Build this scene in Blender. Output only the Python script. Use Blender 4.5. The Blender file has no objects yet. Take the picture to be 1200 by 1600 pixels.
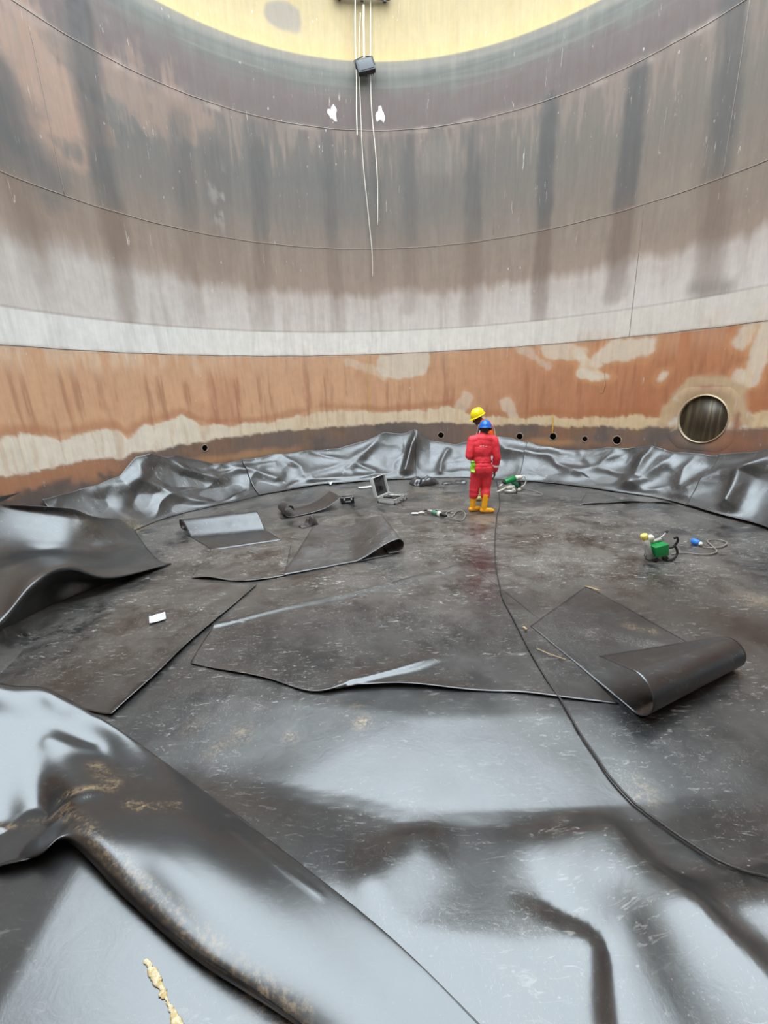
import bpy, bmesh, math, random
import numpy as np
from mathutils import Vector, Matrix

random.seed(7)
COL = bpy.context.scene.collection
SC = bpy.context.scene

# ------------------------------------------------------------------ camera
FPX, PITCH, ROLL, CAMH = 675.5, 0.284, -0.039, 2.502     # focal length in px of a 1200x1600 frame
cr, sr = math.cos(ROLL), math.sin(ROLL)
XU = np.array([1.0, 0, 0])
UU = np.array([0, math.sin(PITCH), math.cos(PITCH)])
FW = np.array([0, math.cos(PITCH), -math.sin(PITCH)])
CX_, CY_ = cr * XU + sr * UU, -sr * XU + cr * UU
cam_data = bpy.data.cameras.new('camera')
cam = bpy.data.objects.new('camera', cam_data)
COL.objects.link(cam)
M = Matrix.Identity(4)
for i in range(3):
    M[i][0], M[i][1], M[i][2] = CX_[i], CY_[i], -FW[i]
M[2][3] = CAMH
cam.matrix_world = M
cam_data.sensor_fit = 'VERTICAL'
cam_data.sensor_height = 36.0
cam_data.lens = 36.0 * FPX / 1600.0
cam_data.clip_start = 0.02
cam_data.clip_end = 200
SC.camera = cam

# ------------------------------------------------------------------ light: overcast sky over the open tank
world = bpy.data.worlds.new('overcast_sky')
SC.world = world
world.use_nodes = True
wn = world.node_tree
wn.nodes.clear()
wo = wn.nodes.new('ShaderNodeOutputWorld')
bg = wn.nodes.new('ShaderNodeBackground')
bg.inputs[0].default_value = (0.80, 0.915, 1.0, 1)
bg.inputs[1].default_value = 7.5
wn.links.new(bg.outputs[0], wo.inputs[0])
SC.view_settings.view_transform = 'Standard'
SC.view_settings.look = 'None'
SC.view_settings.gamma = 1.0
SC.view_settings.use_curve_mapping = False
SC.view_settings.exposure = 0.0
SC.cycles.max_bounces = 8
SC.cycles.diffuse_bounces = 6

# ------------------------------------------------------------------ tank geometry and picture-to-place helpers
TX, TY, TR, TTOP = 0.578, 6.012, 6.479, 11.0     # axis, radius, height of the tank shell

def ray(px, py):
    x, y = (px - 600) / FPX, (800 - py) / FPX
    return x * CX_ + y * CY_ + FW

def flo(px, py, z=0.0):
    d = ray(px, py)
    t = (z - CAMH) / d[2]
    return np.array([d[0] * t, d[1] * t, z])

def wallp(px, py, R=TR):
    d = ray(px, py)
    a = d[0] ** 2 + d[1] ** 2
    b = -(d[0] * TX + d[1] * TY)
    c = TX * TX + TY * TY - R * R
    t = (-b + math.sqrt(max(b * b - a * c, 0))) / a
    P = d * t
    return math.atan2(P[0] - TX, P[1] - TY), CAMH + P[2]

def cyl(th, z, R=TR):
    return np.array([TX + R * math.sin(th), TY + R * math.cos(th), z])

# ------------------------------------------------------------------ noise
def _hash(ix, iy, seed):
    h = (ix.astype(np.int64) * 374761393 + iy.astype(np.int64) * 668265263 + seed * 982451653) & 0x7fffffff
    h = ((h ^ (h >> 13)) * 1274126177) & 0x7fffffff
    return ((h ^ (h >> 16)) & 0xffff) / 65535.0

def vnoise(x, y, seed=0):
    x, y = np.asarray(x, float), np.asarray(y, float)
    ix, iy = np.floor(x), np.floor(y)
    fx, fy = x - ix, y - iy
    u, v = fx * fx * fx * (fx * (fx * 6 - 15) + 10), fy * fy * fy * (fy * (fy * 6 - 15) + 10)
    a, b = _hash(ix, iy, seed), _hash(ix + 1, iy, seed)
    c, d = _hash(ix, iy + 1, seed), _hash(ix + 1, iy + 1, seed)
    return (a + (b - a) * u + (c - a) * v + (a - b - c + d) * u * v) * 2 - 1

def fbm(x, y, seed=0, o=4):
    s, a, t = 0, 0.5, 0
    for i in range(o):
        s = s + a * vnoise(x * 2 ** i, y * 2 ** i, seed + i * 17)
        t += a
        a *= 0.5
    return s / t

def sstep(a, b, x):
    t = np.clip((x - a) / (b - a), 0, 1)
    return t * t * (3 - 2 * t)

def lin(c):
    c = np.array(c, float) / 255.0
    return np.where(c <= 0.04045, c / 12.92, ((c + 0.055) / 1.055) ** 2.4)

def seg_dist(x, y, pts):
    """distance of every (x, y) to a polyline, side sign and run along it in 0..1"""
    best = np.full(np.shape(x), 1e9)
    side = np.zeros(np.shape(x))
    run = np.zeros(np.shape(x))
    L = [0]
    for i in range(len(pts) - 1):
        L.append(L[-1] + math.hypot(pts[i + 1][0] - pts[i][0], pts[i + 1][1] - pts[i][1]))
    for i in range(len(pts) - 1):
        ax, ay = pts[i][0], pts[i][1]
        dx, dy = pts[i + 1][0] - ax, pts[i + 1][1] - ay
        l2 = dx * dx + dy * dy + 1e-12
        t = np.clip(((x - ax) * dx + (y - ay) * dy) / l2, 0, 1)
        qx, qy = x - ax - t * dx, y - ay - t * dy
        d = np.hypot(qx, qy)
        m = d < best
        best = np.where(m, d, best)
        side = np.where(m, np.sign(dx * (y - ay) - dy * (x - ax)), side)
        run = np.where(m, (L[i] + t * math.sqrt(l2)) / L[-1], run)
    return best, side, run

# ------------------------------------------------------------------ mesh helpers
class MB:
    def __init__(s):
        s.v, s.f = [], []

    def add(s, verts, faces):
        o = len(s.v)
        s.v.extend([tuple(map(float, p)) for p in verts])
        s.f.extend([tuple(i + o for i in f) for f in faces])
        return s

    def box(s, c, size, rot=None, bevel=0.0, taper=1.0):
        bm = bmesh.new()
        bmesh.ops.create_cube(bm, size=1.0)
        for v in bm.verts:
            k = taper if v.co.z > 0 else 1.0
            v.co = Vector((v.co.x * size[0] * k, v.co.y * size[1] * k, v.co.z * size[2]))
        if bevel:
            bmesh.ops.bevel(bm, geom=list(bm.edges), offset=bevel, segments=2, affect='EDGES', profile=0.6)
        R = rot.to_3x3() if rot is not None else Matrix.Identity(3)
        bm.verts.index_update()
        s.add([R @ v.co + Vector(c) for v in bm.verts], [[v.index for v in f.verts] for f in bm.faces])
        bm.free()
        return s

    def tube(s, pts, r, seg=8, caps=True, flat=1.0):
        pts = [Vector(p) for p in pts]
        n = len(pts)
        rr = r if hasattr(r, '__len__') else [r] * n
        up = None
        rings = []
        for i, p in enumerate(pts):
            t = (pts[min(i + 1, n - 1)] - pts[max(i - 1, 0)])
            if t.length < 1e-9:
                t = Vector((0, 0, 1))
            t.normalize()
            if up is None:
                up = Vector((0, 0, 1)) if abs(t.z) < 0.9 else Vector((1, 0, 0))
            a = t.cross(up)
            if a.length < 1e-6:
                a = t.orthogonal()
            a.normalize()
            b = a.cross(t).normalized()
            up = b
            rings.append([p + (a * math.cos(k * 2 * math.pi / seg) + b * math.sin(k * 2 * math.pi / seg) * flat) * rr[i] for k in range(seg)])
        V = [q for R in rings for q in R]
        F = [(i * seg + k, i * seg + (k + 1) % seg, (i + 1) * seg + (k + 1) % seg, (i + 1) * seg + k) for i in range(n - 1) for k in range(seg)]
        if caps:
            F.append(tuple(range(seg))[::-1])
            F.append(tuple((n - 1) * seg + k for k in range(seg)))
        return s.add(V, F)

    def lathe(s, prof, seg=16, mat=None):
        """profile of (radius, height) turned about local z, then placed with mat"""
        mat = mat or Matrix.Identity(4)
        V, F = [], []
        n = len(prof)
        for (r, z) in prof:
            for k in range(seg):
                a = 2 * math.pi * k / seg
                V.append(mat @ Vector((r * math.cos(a), r * math.sin(a), z)))
        for i in range(n - 1):
            for k in range(seg):
                F.append((i * seg + k, i * seg + (k + 1) % seg, (i + 1) * seg + (k + 1) % seg, (i + 1) * seg + k))
        F.append(tuple(range(seg))[::-1])
        F.append(tuple((n - 1) * seg + k for k in range(seg)))
        return s.add(V, F)

    def ball(s, c, r, seg=12, rot=None):
        r = r if hasattr(r, '__len__') else (r, r, r)
        R = rot.to_3x3() if rot is not None else Matrix.Identity(3)
        V, F = [], []
        n = seg // 2 + 1
        for i in range(n):
            ph = math.pi * i / (n - 1)
            for k in range(seg):
                a = 2 * math.pi * k / seg
                p = Vector((r[0] * math.sin(ph) * math.cos(a), r[1] * math.sin(ph) * math.sin(a), -r[2] * math.cos(ph)))
                V.append(R @ p + Vector(c))
        for i in range(n - 1):
            for k in range(seg):
                F.append((i * seg + k, i * seg + (k + 1) % seg, (i + 1) * seg + (k + 1) % seg, (i + 1) * seg + k))
        return s.add(V, F)

    def limb(s, pts, seg=14):
        """tapered rounded limb through (x, y, z, r) points"""
        for i in range(len(pts) - 1):
            a, b = Vector(pts[i][:3]), Vector(pts[i + 1][:3])
            ra, rb = pts[i][3], pts[i + 1][3]
            d = b - a
            L = d.length
            q = d.to_track_quat('Z', 'Y').to_matrix().to_4x4() if L > 1e-6 else Matrix.Identity(4)
            prof = [(ra * math.sin(t), -ra * math.cos(t)) for t in np.linspace(0.05, math.pi / 2, 5)]
            prof += [(rb * math.cos(t), L + rb * math.sin(t)) for t in np.linspace(0, math.pi / 2 - 0.05, 5)]
            s.lathe(prof, seg, Matrix.Translation(a) @ q)
        return s

def raw_mesh(name, V, F, smooth=True, attrs=None):
    me = bpy.data.meshes.new(name)
    V = np.asarray(V, float)
    F = np.asarray(F) if not isinstance(F, list) else F
    me.from_pydata(V.tolist(), [], F.tolist() if hasattr(F, 'tolist') else F)
    if smooth:
        me.polygons.foreach_set('use_smooth', [True] * len(me.polygons))
    for k, a in (attrs or {}).items():
        a = np.asarray(a, np.float32)
        if a.ndim == 2:
            at = me.color_attributes.new(k, 'FLOAT_COLOR', 'POINT')
            c = np.ones((len(V), 4), np.float32)
            c[:, :3] = a
            at.data.foreach_set('color', c.ravel())
        else:
            at = me.attributes.new(k, 'FLOAT', 'POINT')
            at.data.foreach_set('value', a)
    me.update()
    return me

def link(name, me, mat, parent=None, base=None):
    o = bpy.data.objects.new(name, me)
    COL.objects.link(o)
    if mat is not None:
        me.materials.append(mat)
    if base is not None and parent is None:
        me.transform(Matrix.Translation(-Vector(base)))
        o.location = base
    if parent is not None:
        o.parent = parent
    return o

def put(name, mb, mat, parent=None, base=None, smooth=True, fix=False):
    me = raw_mesh(name, mb.v, mb.f, smooth)
    if fix:
        bm = bmesh.new()
        bm.from_mesh(me)
        bmesh.ops.recalc_face_normals(bm, faces=bm.faces)
        bm.to_mesh(me)
        bm.free()
    return link(name, me, mat, parent, base)

def tag(o, label=None, cat=None, group=None, kind=None):
    for k, v in (('label', label), ('category', cat), ('group', group), ('kind', kind)):
        if v:
            o[k] = v
    return o

def empty(name, loc, rz=0.0):
    o = bpy.data.objects.new(name, None)
    COL.objects.link(o)
    o.empty_display_size = 0.1
    o.location = loc
    o.rotation_euler = (0, 0, rz)
    return o

def copy_tree(o, parent=None):
    c = o.copy()
    COL.objects.link(c)
    if parent is not None:
        c.parent = parent
    for ch in [x for x in bpy.data.objects if x.parent == o]:
        copy_tree(ch, c)
    return c

def grid_faces(nr, nc, keep=None):
    i = np.arange(nr * nc).reshape(nr, nc)
    f = np.stack([i[:-1, :-1], i[:-1, 1:], i[1:, 1:], i[1:, :-1]], -1).reshape(-1, 4)
    if keep is not None:
        f = f[keep.reshape(-1)[f].all(1)]
    return f

def crspline(P, n):
    """Catmull-Rom resample of control rows P (k, ...) to n rows, passing through them"""
    P = np.asarray(P, float)
    k = len(P)
    if k == 2:
        t = np.linspace(0, 1, n).reshape((-1,) + (1,) * (P.ndim - 1))
        return P[0] * (1 - t) + P[1] * t
    E = np.concatenate([[2 * P[0] - P[1]], P, [2 * P[-1] - P[-2]]])
    s = np.linspace(0, k - 1 - 1e-9, n)
    i = np.floor(s).astype(int)
    t = (s - i).reshape((-1,) + (1,) * (P.ndim - 1))
    p0, p1, p2, p3 = E[i], E[i + 1], E[i + 2], E[i + 3]
    return 0.5 * (2 * p1 + (p2 - p0) * t + (2 * p0 - 5 * p1 + 4 * p2 - p3) * t * t + (3 * p1 - p0 - 3 * p2 + p3) * t ** 3)

def net(ctrl, nr, nc):
    """control net [row][col] of 3-D points refined to an (nr, nc, 3) surface"""
    A = crspline(np.asarray(ctrl, float), nr)
    return np.swapaxes(crspline(np.swapaxes(A, 0, 1), nc), 0, 1)

# ------------------------------------------------------------------ node helpers
class NT:
    def __init__(s, name):
        s.m = bpy.data.materials.new(name)
        s.m.use_nodes = True
        s.t = s.m.node_tree
        s.t.nodes.clear()
        s.out = s.t.nodes.new('ShaderNodeOutputMaterial')
        s.b = s.t.nodes.new('ShaderNodeBsdfPrincipled')
        s.t.links.new(s.b.outputs[0], s.out.inputs[0])
        s._pos = None

    def set(s, sock, v):
        if isinstance(v, bpy.types.NodeSocket):
            s.t.links.new(v, sock)
        elif v is not None:
            if hasattr(v, '__len__') and len(v) == 3 and sock.type == 'RGBA':
                v = (*v, 1)
            sock.default_value = v

    def pos(s):
        if s._pos is None:
            s._pos = s.t.nodes.new('ShaderNodeNewGeometry').outputs['Position']
        return s._pos

    def math(s, op, a, b=None, c=None, clamp=False):
        n = s.t.nodes.new('ShaderNodeMath')
        n.operation = op
        n.use_clamp = clamp
        for i, v in enumerate((a, b, c)):
            if v is not None:
                s.set(n.inputs[i], v)
        return n.outputs[0]

    def scale(s, vec, k):
        n = s.t.nodes.new('ShaderNodeVectorMath')
        n.operation = 'MULTIPLY'
        s.set(n.inputs[0], vec)
        n.inputs[1].default_value = k
        return n.outputs[0]

    def noise(s, vec, scale, detail=4, rough=0.55, dist=0.0):
        n = s.t.nodes.new('ShaderNodeTexNoise')
        s.set(n.inputs['Vector'], vec)
        n.inputs['Scale'].default_value = scale
        n.inputs['Detail'].default_value = detail
        n.inputs['Roughness'].default_value = rough
        n.inputs['Distortion'].default_value = dist
        return n.outputs[0]

    def vor(s, vec, scale, feature='F1', rnd=1.0):
        n = s.t.nodes.new('ShaderNodeTexVoronoi')
        n.feature = feature
        s.set(n.inputs['Vector'], vec)
        n.inputs['Scale'].default_value = scale
        n.inputs['Randomness'].default_value = rnd
        return n.outputs[0]

    def ramp(s, x, a, b, lo=0.0, hi=1.0):
        n = s.t.nodes.new('ShaderNodeMapRange')
        n.interpolation_type = 'SMOOTHSTEP'
        s.set(n.inputs[0], x)
        for i, v in zip((1, 2, 3, 4), (a, b, lo, hi)):
            s.set(n.inputs[i], v)
        return n.outputs[0]

    def mix(s, f, a, b, mode='MIX'):
        n = s.t.nodes.new('ShaderNodeMix')
        n.data_type = 'RGBA'
        n.blend_type = mode
        s.set(n.inputs[0], f)
        s.set(n.inputs[6], a)
        s.set(n.inputs[7], b)
        return n.outputs[2]

    def attr(s, name, fac=True):
        n = s.t.nodes.new('ShaderNodeAttribute')
        n.attribute_name = name
        return n.outputs['Fac'] if fac else n.outputs['Color']

    def bump(s, hgt, strength, dist):
        n = s.t.nodes.new('ShaderNodeBump')
        n.inputs['Strength'].default_value = strength
        n.inputs['Distance'].default_value = dist
        s.set(n.inputs['Height'], hgt)
        s.t.links.new(n.outputs[0], s.b.inputs['Normal'])
        return n

    def base(s, color=None, rough=None, spec=None, metal=None, coat=None):
        for k, v in (('Base Color', color), ('Roughness', rough), ('Specular IOR Level', spec), ('Metallic', metal), ('Coat Weight', coat)):
            if v is not None:
                s.set(s.b.inputs[k], v)
        return s

def plain(name, rgb, rough=0.5, metal=0.0, wear=0.25, scale=30.0, spec=0.5):
    """a plain painted / moulded surface with a little procedural wear"""
    n = NT(name)
    tc = n.t.nodes.new('ShaderNodeTexCoord').outputs['Object']
    f = n.noise(tc, scale, 5)
    c = lin(rgb)
    col = n.mix(n.ramp(f, 0.35, 0.75), tuple(c), tuple(c * (1 - wear)))
    n.base(col, n.math('MULTIPLY_ADD', f, 0.25, rough - 0.12), spec, metal)
    return n.m

# ================================================================== TANK SHELL
Z1, ZW, Z2, Z3, ZY = 3.332, 3.892, 5.854, 8.359, 9.672      # weld / paint lines measured on the wall
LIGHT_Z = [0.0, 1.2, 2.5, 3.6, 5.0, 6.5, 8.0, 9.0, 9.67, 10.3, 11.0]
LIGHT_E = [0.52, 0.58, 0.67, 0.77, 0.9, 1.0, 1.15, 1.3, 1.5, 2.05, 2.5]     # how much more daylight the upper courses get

def wl(px, py):
    return wallp(px, py)

BAND_X = [math.degrees(wl(x, y)[0]) for x, y in ((0, 690), (40, 680), (90, 685), (150, 675), (185, 672), (200, 685), (225, 667), (285, 652), (325, 665), (400, 662), (450, 655), (500, 640), (550, 641), (600, 645), (660, 641), (700, 634), (740, 652), (800, 652), (880, 652), (960, 653), (1040, 652), (1165, 650), (1195, 640))]
BAND_Z = [wl(x, y)[1] for x, y in ((0, 690), (40, 680), (90, 685), (150, 675), (185, 672), (200, 685), (225, 667), (285, 652), (325, 665), (400, 662), (450, 655), (500, 640), (550, 641), (600, 645), (660, 641), (700, 634), (740, 652), (800, 652), (880, 652), (960, 653), (1040, 652), (1165, 650), (1195, 640))]
DARK_X = [math.degrees(wl(x, y)[0]) for x, y in ((0, 745), (190, 715), (260, 700), (375, 682), (550, 665), (600, 661), (800, 663), (900, 667), (1040, 671), (1150, 672), (1195, 668))]
DARK_Z = [wl(x, y)[1] for x, y in ((0, 745), (190, 715), (260, 700), (375, 682), (550, 665), (600, 661), (800, 663), (900, 667), (1040, 671), (1150, 672), (1195, 668))]
PIPE_TH, PIPE_Z = wl(1098, 655)
PIPE_R = 0.47
HOLES = [(*wl(x, y), r) for x, y, r in ((689, 680, .085), (812, 682, .085), (864, 682, .09), (914, 686, .065), (964, 688, .095), (320, 700, .075))]

STREAKS = [  # px centre line down the wall, half width m, strength
    ([(-5, 110), (30, 300), (60, 420)], .36, .75), ([(118, 0), (140, 160), (175, 330), (203, 510)], .27, 1.0), ([(280, 190), (292, 350), (305, 500)], .26, .5),
    ([(402, 200), (405, 340), (412, 510)], .24, .6), ([(512, 210), (520, 340), (528, 515)], .22, .55), ([(640, 220), (640, 480)], .24, .5),
    ([(738, 210), (742, 340), (735, 500)], .26, .65), ([(858, 160), (850, 300), (842, 500)], .2, 1.0), ([(993, 120), (980, 290), (960, 460)], .26, 1.0),
    ([(1150, 0), (1128, 240), (1105, 460)], .3, .9), ([(335, 240), (350, 460)], .3, .3), ([(585, 220), (590, 460)], .2, .3)]
CREAM = [  # scraped patches of pale primer: px polyline, half width m
    ([(608, 571), (635, 571), (655, 566)], .32, 1.0), ([(545, 566), (575, 577), (600, 588)], .12, .5), ([(858, 549), (885, 550), (908, 552)], .2, .9),
    ([(905, 552), (915, 568), (925, 582)], .15, 1.0), ([(908, 585), (930, 586), (950, 588)], .11, 1.0), ([(938, 560), (960, 550), (1008, 540)], .23, 1.0),
    ([(812, 546), (835, 558), (858, 574)], .11, .55), ([(1160, 532), (1170, 518), (1178, 508)], .15, .9), ([(1199, 505), (1188, 560), (1174, 590)], .17, 1.0),
    ([(1148, 600), (1153, 585)], .12, .9), ([(1035, 590), (1039, 584)], .06, .9), ([(718, 640), (730, 622)], .16, .6), ([(790, 630), (803, 650)], .14, .7), ([(1150, 648), (1158, 632)], .14, .8),
    ([(300, 560), (310, 575)], .1, .2)]

def wall_colour(th, z):
    """dry colour of the steel at (angle, height): paint bands, rust, stains"""
    s = th * TR
    deg = np.degrees(th)
    n1 = fbm(s * 0.8, z * 0.8, 3)
    n2 = fbm(s * 3, z * 3, 5)
    nv = fbm(s * 5, z * 0.5, 9)                  # vertical run marks
    nvf = fbm(s * 14, z * 1.2, 10)
    nh = fbm(s * 0.35, z * 5, 12)
    right = sstep(-10, 60, deg)
    left = sstep(-20, -65, deg)
    out = np.zeros(np.shape(th) + (3,))
    def paint(mask, c):
        m = np.clip(mask, 0, 1)[..., None]
        out[:] = out * (1 - m) + lin(c) * m
    # upper courses
    zz = z + n1 * 0.10 + nv * 0.18
    stops = [(3.9, (202, 194, 188)), (4.35, (194, 185, 179)), (4.72, (186, 175, 166)), (4.95, (152, 133, 118)), (5.6, (142, 125, 111)), (5.95, (135, 121, 109)), (6.5, (120, 112, 105)), (7.3, (109, 106, 101)), (7.9, (116, 108, 101)), (8.3, (118, 106, 100)), (8.6, (118, 104, 100)), (9.0, (122, 109, 104)), (9.22, (124, 121, 113)), (9.45, (135, 137, 129)), (9.66, (160, 154, 142)), (11.0, (160, 154, 142))]
    zs = [a for a, _ in stops]
    cs = np.array([lin(c) for _, c in stops])
    for k in range(3):
        out[..., k] = np.interp(zz, zs, cs[:, k])
    paint((right * 0.5 * sstep(4.9, 5.5, zz) * (1 - sstep(8.2, 8.5, z))), (136, 121, 106))
    paint(sstep(0.05, .5, n1 + nvf * .4) * sstep(5.8, 6.6, z) * (1 - sstep(7.9, 8.3, z)) * .35, (128, 114, 104))
    paint(sstep(-.1, .5, nv) * .35 * sstep(4.8, 5.2, z) * (1 - sstep(6.0, 6.6, z)), (150, 135, 122))
    # the big bare peach patches high on the left
    e = sstep(.35, -.15, seg_dist(s, z, [(wl(*p)[0] * TR, wl(*p)[1]) for p in ((10, 70), (40, 110), (75, 150))])[0] - .75 + n2 * .5 + nvf * .25)
    e = np.maximum(e, .8 * sstep(.2, -.1, seg_dist(s, z, [(wl(*p)[0] * TR, wl(*p)[1]) for p in ((40, 185), (75, 220))])[0] - .28 + n2 * .4))
    e = np.maximum(e, .55 * sstep(.35, -.1, seg_dist(s, z, [(wl(*p)[0] * TR, wl(*p)[1]) for p in ((60, 60), (160, 120), (290, 175))])[0] - .3 + n2 * .5 + nvf * .4))
    paint(e * .8, (176, 144, 124))
    e = sstep(.3, -.2, seg_dist(s, z, [(wl(*p)[0] * TR, wl(*p)[1]) for p in ((0, 130), (20, 190), (60, 260))])[0] - .35 + n2 * .3)
    paint(e * .6, (88, 88, 90))
    # thin pale layers under the yellow course, and scraped primer along the third weld
    lay = sstep(8.85, 9.3, z) * (1 - sstep(ZY - .02, ZY, z))
    paint(lay * sstep(.05, .4, fbm(s * .25, z * 9, 90)) * .45, (150, 150, 140))
    paint(lay * sstep(.0, .35, fbm(s * .3 + 9, z * 6, 91)) * .4, (104, 108, 104))
    paint(sstep(ZY - .22, ZY - .12, z + n1 * .03) * (1 - sstep(ZY - .02, ZY, z)) * .55, (166, 160, 148))
    paint(sstep(.16, .02, np.abs(z - Z3 + .05) + n2 * .10 + nvf * .05) * (.25 + .45 * left) * sstep(-.35, .3, fbm(s * .8, z, 92)), (168, 144, 132))
    paint(sstep(.10, .02, np.abs(z - Z3 + .03) + n2 * .06) * sstep(.15, .4, fbm(s * 2.2, z * 2, 93)) * .5, (186, 172, 160))
    # drips under the third weld
    d3 = (Z3 - z)
    paint(sstep(.05, .5, nvf + nv * .6 - d3 * .45 + .25) * (d3 > 0) * (1 - sstep(.6, 1.6, d3)) * .55, (152, 134, 122))
    paint(sstep(0.15, 0.45, n2 + nvf * .5) * sstep(.4, .1, np.abs(s - wl(340, 300)[0] * TR) * 1.3) * sstep(.9, .3, np.abs(z - wl(340, 310)[1])) * .6, (176, 168, 160))
    paint(sstep(0.3, 0.0, np.hypot(s - wl(685, 245)[0] * TR, (z - wl(685, 245)[1])) - .3 + n2 * .2) * .3, (140, 132, 126))
    # dark run-off streaks
    k = np.zeros(np.shape(th))
    for pts, w, a in STREAKS:
        q = [(wl(*p)[0] * TR, wl(*p)[1]) for p in pts]
        d, _, r = seg_dist(s, z, q)
        k = np.maximum(k, a * sstep(w * 1.25, w * .35, d + nv * .1 + n2 * .06) * (1 - .45 * r ** 4))
    dark = np.where((z < 5.9)[..., None], lin((112, 93, 80)), lin((84, 83, 82)))
    dk = (dark * sstep(5.2, 6.4, z)[..., None] + lin((116, 98, 86)) * (1 - sstep(5.2, 6.4, z)[..., None]))
    m = (k * .8)[..., None]
    out[:] = out * (1 - m) + dk * m
    # light grey grading of the lower part, left side reaching higher
    paint(left * sstep(5.25, 4.7, z + nv * .25 + n1 * .2) * (z > ZW) * .5 * (1 - k * .5), (186, 182, 178))
    paint(sstep(.1, .6, nv + nvf * .4) * .25 * (z < 4.9) * (z > ZW), (150, 138, 128))
    # the dark crust by the right edge
    e = sstep(.2, -.05, seg_dist(s, z, [(wl(*p)[0] * TR, wl(*p)[1]) for p in ((1085, 452), (1135, 448))])[0] - .08 + n2 * .06)
    paint(e * .6, (130, 122, 115))
    # white band
    wb = sstep(ZW + .012, ZW - .012, z + n2 * .012)
    paint(wb, (216, 213, 206))
    paint(wb * right * .55, (188, 178, 166))
    paint(wb * left * .5, (206, 211, 211))
    paint(wb * sstep(.1, .5, nv * .7 + nvf * .6) * .25, (170, 165, 158))
    paint(wb * sstep(.1, .6, n1 + nvf * .3) * right * sstep(.35, .0, np.abs(z - Z1 - .1)) * .5, (190, 150, 110))
    # rust course
    ru = sstep(Z1 + .01, Z1 - .03, z + nvf * .02 + n2 * .02)
    bz = np.interp(deg, BAND_X, BAND_Z)
    fade = sstep(Z1 - .5, Z1, z + nvf * .25)
    paint(ru, (196, 148, 106))
    paint(ru * right * .8, (166, 102, 62))
    paint(ru * right * sstep(Z1 - .4, 1.8, z) * .5, (148, 88, 54))
    paint(ru * left * .45, (196, 150, 108))
    paint(ru * sstep(-.1, .6, n1 + nv * .5) * .55, (176, 118, 80))
    paint(ru * sstep(.0, .6, fbm(s * .5, z * .35, 40) + nv * .3) * .4 * right, (150, 92, 66))
    paint(ru * sstep(.12, .6, nvf * .8 + nv * .5) * .5, (140, 88, 56))
    paint(ru * fade * (.25 + .55 * left) * sstep(-.4, .4, nvf + nv), (205, 176, 144))
    paint(ru * sstep(.15, .0, np.abs(z - bz - .1) + n2 * .1) * .5, (158, 96, 50))
    # scraped primer patches
    for pts, w, a in CREAM:
        q = [(wl(*p)[0] * TR, wl(*p)[1]) for p in pts]
        d = seg_dist(s, z, q)[0] + n2 * .12 + n1 * .06
        paint(ru * sstep(w + .04, w - .04, d) * a * .85, (200, 188, 168))
        paint(ru * sstep(.09, .02, np.abs(d - w - .05)) * a * .25, (200, 150, 90))
    # primer band above the old floor line
    cz = z + n2 * .10 + nvf * .035 + nv * .03
    cr_ = sstep(bz + .03, bz - .03, cz)
    pd = np.hypot((th - PIPE_TH) * TR, (z - PIPE_Z)) + n2 * .12
    halo = np.maximum(sstep(.90, .80, pd) * (z > 1.2), 0)
    paint(cr_, (200, 182, 150))
    paint(cr_ * left * .8, (203, 197, 182))
    paint(cr_ * right * .6, (186, 160, 118))
    paint(halo * sstep(0, 70, deg), (176, 150, 116))
    paint(halo * sstep(.1, .4, fbm(s * 2.2, z * 2.2, 77)), (184, 178, 168))
    paint(sstep(.09, .03, np.abs(pd - .62)) * halo * sstep(-.3, .3, fbm(s * 1.5, z * 1.5, 78)) * .8, (140, 92, 76))
    paint(cr_ * sstep(.1, .5, nvf + n2 * .5) * .4, (178, 140, 96))
    # old floor line: dark crust
    dz = np.interp(deg, DARK_X, DARK_Z)
    dk_ = sstep(dz + .03, dz - .03, z + n2 * .07 + nvf * .04)
    paint(dk_, (106, 90, 82))
    paint(dk_ * sstep(-.1, .5, fbm(s * .9, z * 1.5, 55)) * .7, (124, 92, 66))
    paint(dk_ * sstep(0.1, .5, fbm(s * 1.7, z * 2.0, 57)) * .6, (84, 78, 76))
    paint(dk_ * right * sstep(.1, .6, fbm(s * .7, z * .9, 58)) * .5, (142, 86, 56))
    paint(dk_ * sstep(-55, -72, deg) * sstep(.2, .38, z - .72 + n2 * .1) * .8, (168, 112, 70))
    paint(dk_ * sstep(.16, .0, np.abs(z - .93) + n2 * .08) * sstep(-.2, .4, fbm(s * .5, z, 60)) * .7, (170, 124, 74))
    paint(dk_ * sstep(-48, -58, deg) * sstep(-.05, .2, fbm(s * 2.2, z * 2.6, 61)) * sstep(1.18, 1.02, z + n2 * .1) * .85, (88, 78, 74))
    # yellow upper course
    yw = sstep(ZY - .015, ZY + .015, z)
    paint(yw, (252, 226, 156))
    paint(yw * sstep(.1, .5, nv + nvf * .3) * .35, (244, 208, 132))
    paint(yw * sstep(ZY + .35, ZY + .1, z + nvf * .1) * .3, (246, 214, 110))
    paint(yw * sstep(.12, .02, seg_dist(s, z, [(wl(*p)[0] * TR, wl(*p)[1]) for p in ((430, 22), (458, 28))])[0] - .14 + n2 * .08), (205, 190, 165))
    # thin dark line under the rust / yellow edges
    paint(sstep(.03, .008, np.abs(z - Z1 - .012)) * sstep(-.3, .2, n2) * .5, (120, 95, 75))
    paint(sstep(.03, .008, np.abs(z - ZW - .012)) * .3, (120, 105, 95))
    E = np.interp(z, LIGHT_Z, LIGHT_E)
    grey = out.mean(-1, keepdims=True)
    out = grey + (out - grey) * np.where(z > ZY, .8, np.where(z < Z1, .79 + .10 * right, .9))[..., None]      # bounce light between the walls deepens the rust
    return np.clip(out * WALL_K * np.array([1.06, 1.0, .96]) / E[..., None], .004, .9)

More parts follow.
